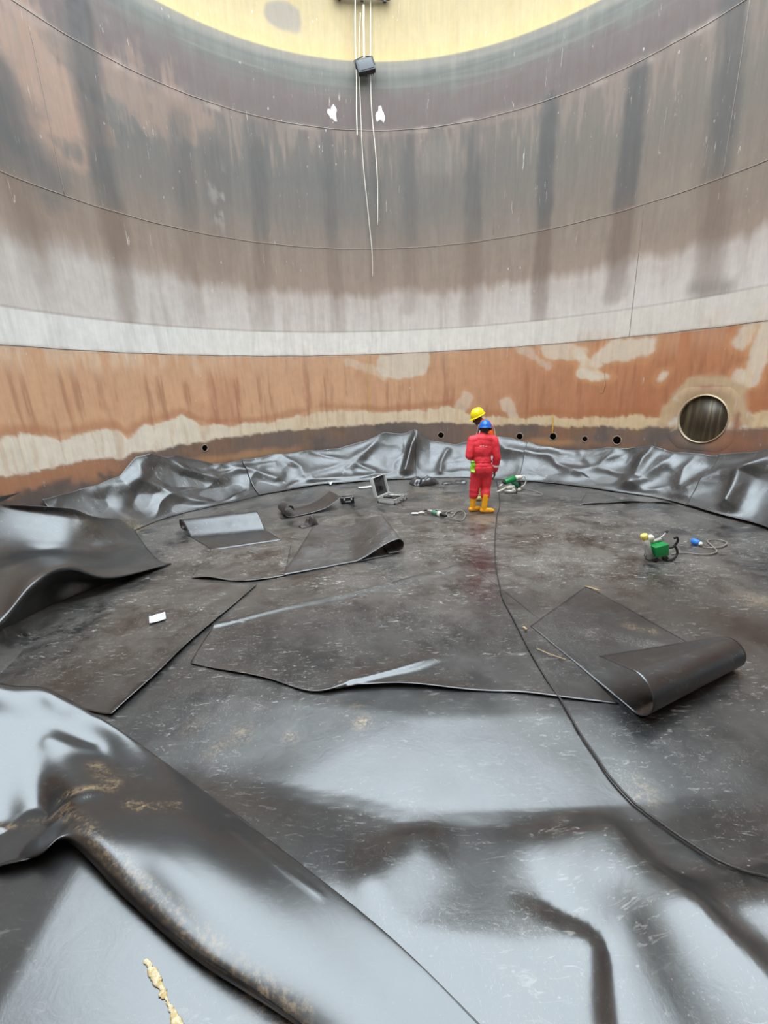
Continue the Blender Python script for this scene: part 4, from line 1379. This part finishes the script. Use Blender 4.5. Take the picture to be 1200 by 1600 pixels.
def back_worker():
    p = flo(752, 781)
    z0 = float(flz(p[0], p[1]))
    t = tag(empty('person', (p[0] - .01, p[1], z0 + .004)), 'worker in orange coveralls and yellow hard hat looking down, half hidden behind the other', 'person')
    k = 1.06
    # faces left (-x), leaning forward, looking down
    hipL, hipR = (.03, -.09, .88 * k), (.03, .09, .88 * k)
    kneeL, kneeR = (.0, -.10, .49 * k), (-.01, .10, .49 * k)
    ankL, ankR = (.05, -.10, .09), (.03, .11, .09)
    shL, shR = (.06, -.20, 1.50 * k), (.06, .20, 1.50 * k)
    elL, wrL = (.13, -.24, 1.18 * k), (-.10, -.20, 1.03 * k)
    elR, wrR = (.12, .25, 1.19 * k), (-.12, .22, 1.03 * k)
    Rh = Matrix.Rotation(-math.pi / 2 + .25, 3, 'Z') @ Matrix.Rotation(math.radians(30), 3, 'X')
    hc = (-.115, -.01, 1.655 * k)
    m = MB()
    head(m, hc, Rh, 1.14)
    m.limb([(.02, 0, 1.48 * k, .06), (-.05, .0, 1.60 * k, .058)])
    m.limb([(.03, 0, .92 * k, .125), (.05, .0, 1.15 * k, .115), (.03, .0, 1.38 * k, .125)])
    for sh, el, wr in ((shL, elL, wrL), (shR, elR, wrR)):
        m.limb([(*sh, .055), (*el, .042), (*wr, .028)])
    m.limb([(*shL, .055), (.03, 0, 1.42 * k, .09), (*shR, .055)])
    for hip, kn, an in ((hipL, kneeL, ankL), (hipR, kneeR, ankR)):
        m.limb([(*hip, .085), (*kn, .055), (*an, .04)])
        m.limb([(*an, .035), (an[0] - .12, an[1], .06, .03)])
    hand(m, wrL, (-1, .25, -.25), (0, 0, -1), (0, .8, .3), .6)
    hand(m, wrR, (-1, -.25, -.25), (0, 0, -1), (0, -.8, .3), .6)
    remesh('body', m, .0075, SKIN, t, 3)
    m = MB()
    for hip, kn, an in ((hipL, kneeL, ankL), (hipR, kneeR, ankR)):
        m.limb([(*hip, .128), (*kn, .095), (kn[0] * .4 + an[0] * .6, kn[1] * .4 + an[1] * .6, .33, .088)])
    m.ball((.05, 0, .93 * k), (.16, .19, .17), 16)
    m.ball((.06, 0, 1.12 * k), (.145, .185, .17), 16)
    m.ball((.07, 0, 1.30 * k), (.16, .21, .22), 16)
    m.limb([(*shL, .09), (.075, 0, 1.49 * k, .125), (*shR, .09)])
    for sh, el, wr in ((shL, elL, wrL), (shR, elR, wrR)):
        m.limb([(*sh, .088), (*el, .074), (el[0] * .2 + wr[0] * .8, el[1] * .2 + wr[1] * .8, el[2] * .2 + wr[2] * .8, .058)])
    m.limb([(.03, 0, 1.53 * k, .082), (-.02, 0, 1.575 * k, .076)])
    cov = remesh('coverall', m, .0125, ORAC, t, 5, cloth_folds(31, .012))
    for y in (-.11, .11):
        m = MB()
        pts = dense([(-.075, y, 1.05 * k), (-.105, y, 1.3 * k), (-.01, y, 1.60 * k), (.17, y, 1.53 * k), (.235, y, 1.32 * k), (.205, y, 1.05 * k)], 24)
        m.tube(pts, .022, 8, True, .35)
        put('reflective_strap', m, WHITE_BAND, cov)
    helmet(t, (hc[0] + .0, hc[1], hc[2] + .062), Rh @ Matrix.Rotation(math.radians(-6), 3, 'X'), plain('yellow_hat_plastic', (250, 226, 20), .25, 0, .1), 1.08)
    for s in (-1, 1):
        m = MB(); m.ball(tuple(Vector(hc) + Rh @ Vector((.033 * s, -.094, .007))), .011, 10)
        put('eye', m, plain('eye_white', (216, 206, 198), .3), t)
    lb = plain('pale_boot_rubber', (196, 200, 130), .5)
    boot(t, (ankL[0], ankL[1], 0), (-1, -.1), lb, top=.35)
    boot(t, (ankR[0], ankR[1], 0), (-1, .1), lb, top=.35)
    return t

FW_ = front_worker()
BW_ = back_worker()

# ================================================================== TOOLS ON THE FLOOR
GREEN = plain('tool_green', (10, 132, 62), .35, 0, .15)
SILVER = plain('brushed_silver', (196, 194, 188), .35, .55, .2, 60)
OFFW = plain('off_white_plastic', (226, 222, 206), .5, 0, .2)
YELLOWP = plain('pale_yellow_plastic', (232, 216, 110), .45, 0, .2)
ALU = plain('aluminium_case_skin', (214, 214, 210), .42, .25, .12, 40)

def fl3(px, py, dz=0.0):
    p = flo(px, py)
    z = float(flz(p[0], p[1]))
    p = flo(px, py, z)
    return np.array([p[0], p[1], float(flz(p[0], p[1])) + dz])

def floor_cable(pts, r, mat, label, name='power_cable', cat='cable', n=90, parent=None, seg=6):
    P = [fl3(x, y, r + .008) for x, y in pts]
    P = crspline(np.array(P), n)
    P[:, 2] = np.maximum(P[:, 2], flz(P[:, 0], P[:, 1]) + r + .010)
    m = MB()
    m.tube([tuple(p) for p in P], r, seg)
    if parent is not None:
        m.v = [tuple(np.array(v) - np.array(parent.location)) for v in m.v]
        o = put(name, m, mat, None)
        o.parent = parent
        return o
    return tag(put(name, m, mat, None, tuple(P[0])), label, cat)

floor_cable([(776, 752), (781, 785), (776, 810), (773, 850), (774, 880), (779, 910), (786, 938), (805, 975), (824, 1012), (850, 1058), (878, 1100), (905, 1145), (930, 1182), (952, 1215), (985, 1252), (1020, 1282), (1060, 1312), (1110, 1345), (1160, 1374), (1215, 1402), (1330, 1470)], .0085, BLACK_CABLE, 'long black cable running across the floor from the workers to the right edge', n=260)

# ---- open aluminium case
def case():
    ax = Vector((.50, .80, 0)).normalized()          # along hinge and handle side
    bx = Vector((ax.y, -ax.x, 0))                     # hinge -> handle
    c = fl3(613, 783)
    z0 = float(flz(c[0], c[1])) + .008
    t = tag(empty('tool_case', (c[0], c[1], z0)), 'open aluminium tool case with lid up and dark foam lining', 'case')
    Mx = Matrix.Identity(4)
    for i in range(3):
        Mx[i][0], Mx[i][1] = ax[i], bx[i]
    Wd, Dp, Ht, th_ = .52, .44, .115, .012
    def bx_(m, c_, s, rot=None, bev=.003):
        R = Mx @ rot if rot is not None else Mx
        m.box(tuple(Mx.to_3x3() @ Vector(c_)), s, R, bev)
    m = MB(); bx_(m, (0, 0, .006), (Wd, Dp, .012))
    for s in (-1, 1):
        bx_(m, (0, s * (Dp - th_) / 2, Ht / 2), (Wd, th_, Ht)); bx_(m, (s * (Wd - th_) / 2, 0, Ht / 2), (th_, Dp - 2 * th_, Ht))
    base = put('case_base', m, ALU, t)
    m = MB()
    for s in (-1, 1):
        bx_(m, (0, s * (Dp / 2 - .004), Ht - .004), (Wd + .006, .016, .014)); bx_(m, (s * (Wd / 2 - .004), 0, Ht - .004), (.016, Dp + .006, .014))
    put('edge_trim', m, SILVER, base)
    foam = plain('dark_grey_foam', (62, 62, 60), .9, 0, .3, 80)
    m = MB(); bx_(m, (0, 0, .045), (Wd - .03, Dp - .03, .06)); bx_(m, (-.08, .02, .09), (.03, Dp - .05, .03)); bx_(m, (.06, -.06, .09), (Wd * .5, .02, .03))
    put('foam_lining', m, foam, base)
    # lid: hinged at -bx side, tipped back past upright
    hinge = Vector((0, -Dp / 2, Ht))
    tilt = Matrix.Rotation(math.radians(104), 4, 'X')
    def lb(m, c_, s, bev=.003):
        p = tilt.to_3x3() @ Vector(c_) + hinge
        m.box(tuple(Mx.to_3x3() @ p), s, Mx @ tilt, bev)
    m = MB(); lb(m, (0, Dp / 2, .082), (Wd, Dp, .010))
    for s in (-1, 1):
        lb(m, (0, Dp / 2 + s * (Dp - th_) / 2, .04), (Wd, th_, .08)); lb(m, (s * (Wd - th_) / 2, Dp / 2, .04), (th_, Dp - 2 * th_, .08))
    lid = put('case_lid', m, ALU, t)
    m = MB(); lb(m, (0, Dp / 2, .066), (Wd - .03, Dp - .03, .022))
    put('lid_foam', m, foam, lid)
    m = MB(); lb(m, (-.08, Dp * .42, .044), (.24, Dp * .40, .022), .008); lb(m, (.03, Dp * .38, .03), (.09, .10, .03), .006)
    put('lid_pouch', m, BLACK, lid)
    m = MB()
    a = [Mx.to_3x3() @ (tilt.to_3x3() @ Vector(p) + hinge) for p in ((-.2, Dp * .86, .05), (.0, Dp * .72, .035), (.18, Dp * .9, .05))]
    m.tube([tuple(q) for q in a], .006, 6)
    put('lid_strap', m, BLACK, lid)
    for s in (-.17, .17):
        m = MB(); bx_(m, (s, Dp / 2 + .005, Ht - .02), (.05, .012, .045)); bx_(m, (s, Dp / 2 + .010, Ht + .004), (.035, .010, .02))
        put('latch', m, SILVER, base)
    m = MB(); m.tube([tuple(Mx.to_3x3() @ Vector(p)) for p in ((-.07, Dp / 2 + .004, .06), (-.065, Dp / 2 + .035, .048), (-.03, Dp / 2 + .05, .04), (.03, Dp / 2 + .05, .04), (.065, Dp / 2 + .035, .048), (.07, Dp / 2 + .004, .06))], .009, 8)
    put('handle', m, BLACK, base)
    for sx in (-1, 1):
        for sy in (-1, 1):
            for z in (.016, Ht - .012):
                m = MB(); bx_(m, (sx * (Wd / 2 - .008), sy * (Dp / 2 - .008), z), (.042, .042, .034), None, .012)
                put('corner_guard', m, SILVER if z > .05 else BLACK, base)
    # things lying in the case
    def inside_case(name, parts, loc, rz, label, cat):
        L = Mx.to_3x3() @ Vector(loc) + t.location
        g = tag(empty(name, tuple(L), math.atan2(ax.y, ax.x) + rz), label, cat)
        for nm, mb, mat in parts:
            put(nm, mb, mat, g)
        return g
    a = MB(); a.tube([(-.13, 0, .03), (.02, 0, .03)], .026, 12)
    b = MB(); b.tube([(.02, 0, .03), (.05, 0, .03), (.15, 0, .03)], [.016, .012, .010], 10)
    inside_case('hand_welder', [('body', a, BLACK), ('nozzle', b, SILVER)], (-.04, -.02, .082), .3, 'black and silver hand tool lying in the foam of the open case', 'tool')
    a = MB(); a.box((0, 0, .012), (.24, .045, .022), Matrix.Rotation(.2, 4, 'Y'), .008)
    b = MB(); b.box((-.15, 0, .042), (.10, .055, .010), Matrix.Rotation(.2, 4, 'Y'), .004)
    inside_case('nozzle', [('shank', a, OFFW), ('tip', b, OFFW)], (.07, .07, .11), -.3, 'white nozzle lying on top of the open case', 'tool')
    a = MB(); a.box((0, 0, .015), (.12, .09, .03), None, .008)
    inside_case('box', [('lid', a, plain('tool_grey', (150, 150, 146), .5))], (.15, -.10, .08), .2, 'small grey box in the far corner of the open case', 'box')
    return t
case()

# ---- black flat box by the curled offcut
c = fl3(541, 786)
t = tag(empty('storage_box', (c[0] + .02, c[1] + .02, c[2] + .006), .25), 'small black box with pale lid edge beside the curled offcut', 'box')
m = MB(); m.box((0, 0, .055), (.29, .22, .11), None, .015); put('box_base', m, BLACK, t)
m = MB(); m.box((0, 0, .125), (.30, .23, .03), None, .010); lidb = put('box_lid', m, BLACK, t)
m = MB(); m.tube([(-.13, -.10, .142), (.13, -.10, .142), (.13, .10, .142), (-.13, .10, .142), (-.13, -.10, .142)], .006, 6); put('lid_bead', m, SILVER, lidb)
for s in (-.08, .08):
    m = MB(); m.box((s, -.118, .10), (.035, .012, .045), None, .004); put('clasp', m, SILVER, t)
m = MB(); m.box((0, -.112, .05), (.12, .006, .03), None, .002); put('label_strip', m, plain('grey_strip', (150, 150, 150), .5), t)

# ---- hot air gun with grey lead
def hot_air_gun():
    a, b = fl3(671, 803), fl3(698, 811)
    d = b - a
    t = tag(empty('hot_air_gun', (a[0], a[1], a[2] + .004), math.atan2(d[1], d[0])), 'green hot-air gun lying on the floor left of the yellow boots', 'hot-air gun')
    L = .42
    ax = Matrix.Translation((0, 0, .055)) @ Matrix.Rotation(math.pi / 2, 4, 'Y')
    m = MB(); m.lathe([(.030, .09), (.046, .10), (.048, .15), (.046, .24), (.040, .25)], 20, ax); body = put('motor_housing', m, plain('dull_green', (92, 136, 110), .45, 0, .2), t)
    m = MB(); m.lathe([(.028, -.04), (.034, -.035), (.035, .09), (.028, .10)], 16, ax); put('heater_tube', m, SILVER, t)
    m = MB(); m.box((-.09, 0, .055), (.10, .055, .016), Matrix.Rotation(-.2, 4, 'Y'), .005); put('flat_nozzle', m, BLACK, t)
    m = MB(); m.lathe([(.030, .25), (.043, .255), (.052, .27), (.052, .30), (.040, .315)], 20, ax); put('fan_cap', m, OFFW, t)
    m = MB(); m.lathe([(.030, .315), (.033, .33), (.030, .46), (.022, .475)], 16, ax); put('handle', m, BLACK, t)
    m = MB(); m.box((.20, .0, .105), (.05, .02, .014), None, .004); put('switch', m, BLACK, t)
    return t
hot_air_gun()
floor_cable([(701, 812), (712, 813), (722, 814), (727, 806), (722, 799), (713, 801), (707, 808), (700, 809), (697, 803), (703, 800), (692, 800), (680, 798)], .009, GREY_CABLE, 'grey lead looped on the floor behind the hot-air gun', n=120)
c = fl3(653, 804)
t = tag(empty('trowel', (c[0], c[1], c[2] + .012), -.15), 'small white hand trowel on the floor left of the hot-air gun', 'tool')
m = MB(); m.box((-.06, 0, .02), (.15, .07, .018), None, .007, .7); put('blade', m, plain('white_paint', (240, 238, 232), .5), t)
m = MB(); m.tube([(.0, 0, .02), (.03, 0, .03), (.06, 0, .032), (.13, 0, .03)], [.010, .012, .018, .015], 10); put('grip', m, OFFW, t)

# ---- extrusion welder with green drum, right of the workers
def extruder():
    c = fl3(798, 768)
    t = tag(empty('extrusion_welder', (c[0], c[1], c[2] + .006), .25), 'green and white hand extrusion welder on the floor right of the workers', 'welder')
    m = MB(); m.tube([(-.17, 0, .23), (-.15, 0, .235), (.08, 0, .30), (.10, 0, .305)], [.06, .068, .068, .05], 18); d_ = put('motor_drum', m, GREEN, t)
    m = MB(); m.tube([(.10, 0, .305), (.14, 0, .31), (.24, 0, .31), (.27, 0, .30)], [.045, .055, .055, .03], 16); put('motor_cap', m, OFFW, d_)
    m = MB(); m.tube([(-.17, .0, .23), (-.21, 0, .215)], [.05, .045], 14); put('drum_ring', m, BLACK, d_)
    m = MB(); m.tube([(-.18, 0, .20), (-.27, 0, .155), (-.33, 0, .13)], [.035, .026, .016], 12); put('feed_nozzle', m, SILVER, t)
    m = MB(); m.tube([(.06, -.02, .10), (-.10, -.03, .105), (-.16, -.03, .10)], [.05, .05, .03], 14); put('heater_block', m, OFFW, t)
    m = MB(); m.tube([(-.16, -.03, .10), (-.30, -.06, .06), (-.40, -.08, .045)], [.022, .020, .022], 12); put('welding_shoe', m, OFFW, t)
    m = MB(); m.tube([(.02, 0, .24), (.12, .0, .15), (.22, .02, .06)], [.05, .05, .045], 14); put('gear_case', m, plain('deep_green', (24, 110, 76), .4), t)
    m = MB(); m.tube([(.22, .02, .06), (.25, .02, .14), (.21, .01, .21)], [.03, .035, .03], 12); put('grip', m, BLACK, t)
    m = MB(); m.tube(dense([(.25, .05, .30), (.36, .05, .32), (.42, .05, .22), (.38, .05, .10), (.28, .04, .07)], 20), .012, 8); put('hose', m, OFFW, t)
    for x in (.02, .17):
        m = MB(); m.lathe([(.02, -.02), (.04, -.018), (.04, .018), (.02, .02)], 14, Matrix.Translation((x, -.08, .042)) @ Matrix.Rotation(math.pi / 2, 4, 'X')); put('wheel', m, OFFW, t)
    return t
extruder()
floor_cable([(815, 764), (825, 766), (838, 769), (848, 774), (838, 775), (822, 773), (808, 771)], .009, GREY_CABLE, 'grey lead trailing to the right of the extrusion welder')
a, b = fl3(788, 771), fl3(807, 771)
t = tag(empty('metal_tube', tuple((a + b) / 2 + np.array((0, 0, .004)))), 'short silver tube lying in front of the extrusion welder', 'tube')
dv = (b - a) / 2
m = MB(); m.tube([tuple(-dv * .96 + np.array((0, 0, .04))), tuple(dv * .88 + np.array((0, 0, .04)))], .040, 16); put('tube_body', m, SILVER, t)
m = MB(); m.tube([tuple(dv * .88 + np.array((0, 0, .04))), tuple(dv * 1.0 + np.array((0, 0, .04)))], .043, 16); put('end_cap', m, BLACK, t)

# ---- wedge welding machine
def wedge_welder():
    c = fl3(1022, 874)
    t = tag(empty('wedge_welder', (c[0], c[1], c[2] + .004), .10), 'green wedge welding machine with black handle bar on the right of the floor', 'welder')
    m = MB(); m.box((.02, -.02, .15), (.20, .17, .17), Matrix.Rotation(-.18, 4, 'Y'), .014); g = put('motor_box', m, GREEN, t)
    m = MB()
    for k in range(4):
        m.box((.125, -.02, .10 + .03 * k), (.02, .12, .014), None, .003)
    put('control_ribs', m, plain('pale_green', (150, 200, 160), .4), g)
    m = MB(); m.box((.0, .05, .25), (.20, .06, .035), Matrix.Rotation(-.2, 4, 'Y'), .008); put('top_plate', m, SILVER, t)
    m = MB(); m.tube([(-.10, -.05, .05), (-.165, -.04, .21), (-.205, -.03, .33)], [.050, .047, .044], 16); h = put('blower_tube', m, SILVER, t)
    m = MB(); m.tube([(-.20, -.03, .315), (-.215, -.03, .355), (-.23, -.03, .385), (-.235, -.03, .395)], [.044, .048, .046, .03], 16); put('blower_cap', m, YELLOWP, h)
    m = MB(); m.tube([(-.085, .02, .10), (-.135, .03, .26)], .014, 8); put('heater_rod', m, BLACK, h)
    m = MB(); m.tube([(-.06, .05, .26), (-.055, .05, .32), (-.05, .05, .345)], [.04, .046, .02], 14); put('pressure_knob', m, OFFW, t)
    m = MB(); m.tube(dense([(.06, .06, .26), (.14, .07, .31), (.19, .08, .355)], 10), .008, 6); lv = put('clamp_lever', m, SILVER, t)
    m = MB(); m.ball((.195, .08, .362), (.024, .018, .018), 10); put('lever_knob', m, BLACK, lv)
    m = MB(); m.tube(dense([(.13, -.03, .16), (.22, -.04, .18), (.27, -.05, .26), (.25, -.05, .32), (.21, -.05, .31)], 24), .016, 8)
    m.tube(dense([(.24, -.045, .20), (.28, -.06, .12), (.27, -.07, .06), (.20, -.10, .022), (.10, -.12, .018)], 24), .016, 8)
    put('handle_bar', m, BLACK, t)
    for x in (-.06, .09):
        for y in (-.09, .07):
            m = MB(); m.lathe([(.02, -.018), (.038, -.016), (.038, .016), (.02, .018)], 18, Matrix.Translation((x, y, .039)) @ Matrix.Rotation(math.pi / 2, 4, 'X')); w = put('drive_wheel', m, BLACK, t)
    m = MB(); m.box((.0, -.01, .05), (.24, .12, .035), None, .008); put('chassis', m, SILVER, t)
    return t
wedge_welder()
floor_cable([(1049, 868), (1060, 866), (1075, 866), (1092, 868), (1108, 868), (1119, 864), (1116, 858), (1108, 851), (1105, 847), (1114, 845), (1126, 846), (1136, 850), (1128, 856), (1112, 858), (1098, 857)], .010, GREY_CABLE, 'grey lead looped between the wedge welder and blue plug', n=140)
a, b = fl3(1081, 850), fl3(1097, 856)
t = tag(empty('power_plug', tuple(a + np.array((0, 0, .004)))), 'blue round power plug on the floor at the right', 'plug')
dv = b - a
L = np.linalg.norm(dv)
dv = dv / L
m = MB(); m.tube([tuple(dv * q + np.array((0, 0, .05))) for q in (0, .015, L * .45, L * .55, L * .75)], [.040, .046, .046, .040, .036], 18); put('plug_body', m, plain('plug_blue', (40, 120, 204), .4, 0, .15), t)
m = MB(); m.tube([tuple(dv * q + np.array((0, 0, .05))) for q in (L * .75, L * .9, L)], [.030, .026, .016], 14); put('cable_gland', m, OFFW, t)
m = MB()
for k in range(3):
    an = k * 2 * math.pi / 3
    q = np.array((-dv[1], dv[0], 0)) * .02 * math.cos(an) + np.array((0, 0, .05 + .02 * math.sin(an)))
    m.tube([tuple(q), tuple(q - dv * .035)], .006, 6)
put('pin', m, SILVER, t)

# ---- paper, card, rubbish
def paper(px, py, w, h, rz, label, seed, mat, bend=.02):
    c = fl3(px, py)
    n = 10
    U, Vv = np.meshgrid(np.linspace(-.5, .5, n), np.linspace(-.5, .5, n))
    ca, sa = math.cos(rz), math.sin(rz)
    x, y = U * w, Vv * h
    X, Y = c[0] + ca * x - sa * y, c[1] + sa * x + ca * y
    z = flz(X, Y) + .022 + bend * (U * U * 2 + .5 * vnoise(U * 3 + seed, Vv * 3, seed) + .5)
    V = np.stack([X, Y, z], -1).reshape(-1, 3)
    cc = V.mean(0); cc[2] = V[:, 2].min()
    o = link('paper_scrap', raw_mesh('paper_scrap', V, grid_faces(n, n)), mat, None, cc)
    s_ = o.modifiers.new('thickness', 'SOLIDIFY'); s_.thickness = .002
    return tag(o, label, 'paper')
pn_ = NT('printed_paper')
tcp = pn_.pos()
pn_.base(pn_.mix(pn_.math('MULTIPLY', pn_.ramp(pn_.noise(pn_.scale(tcp, (1, 4, 1)), 30, 3), .5, .58), .7), tuple(lin((236, 240, 240))), tuple(lin((120, 170, 196)))), .6)
paper(247, 970, .165, .20, .5, 'small white and pale blue paper lying on the left liner sheet', 2, pn_.m)
WPAP = plain('white_card', (236, 234, 228), .6, 0, .1)
paper(571, 763, .36, .14, .25, 'white card strip on the floor left of the open case', 4, WPAP)
paper(516, 760, .10, .10, .6, 'tiny crumpled white paper near the wall lap, left of the case', 6, WPAP, .09)

# ---- pale crust of dried mud at the lower left
P = crspline(np.array([fl3(x, y, .004) for x, y in ((226, 1494), (238, 1518), (252, 1542), (262, 1566), (274, 1590), (292, 1618))]), 160)
q = np.linspace(0, 1, 160)
P[:, 0] += .010 * fbm(q * 16, q * 0, 5, 3)
P[:, 2] = flz(P[:, 0], P[:, 1]) + .004
rad = np.clip(.010 + .012 * fbm(q * 14, q * 0 + 3, 6, 3) + .004 * fbm(q * 60, q * 0, 8, 2), .003, .04) * np.minimum(1, np.minimum(q, 1 - q) * 20 + .2)
m = MB(); m.tube([tuple(p) for p in P], list(rad), 10, True, .35)
mm_ = NT('dried_mud')
mm_.base(mm_.mix(mm_.ramp(mm_.noise(mm_.pos(), 60, 5), .4, .6), tuple(lin((196, 172, 118))), tuple(lin((214, 200, 168)))), .85)
tag(put('mud_streak', m, mm_.m, None, tuple(P[0])), 'lumpy pale yellow streak of dried mud at the lower left', 'mud')

# ---- loose straws and a short stick on the liner
STRAW = plain('dry_straw', (196, 170, 126), .8, 0, .25, 60)
for pts, r, lab in (([(838, 1016), (856, 1024), (884, 1034)], .004, 'bent dry straw on the floor right of the long cable'), ([(914, 919), (925, 922), (936, 926)], .008, 'short pale stick on the floor above the right liner strip'), ([(818, 984), (823, 988)], .012, 'tiny tan chip beside the long cable')):
    P = crspline(np.array([fl3(x, y, r + .016) for x, y in pts]), 12)
    m = MB(); m.tube([tuple(p) for p in P], r, 6)
    tag(put('straw', m, STRAW, None, tuple(P[0])), lab, 'straw')
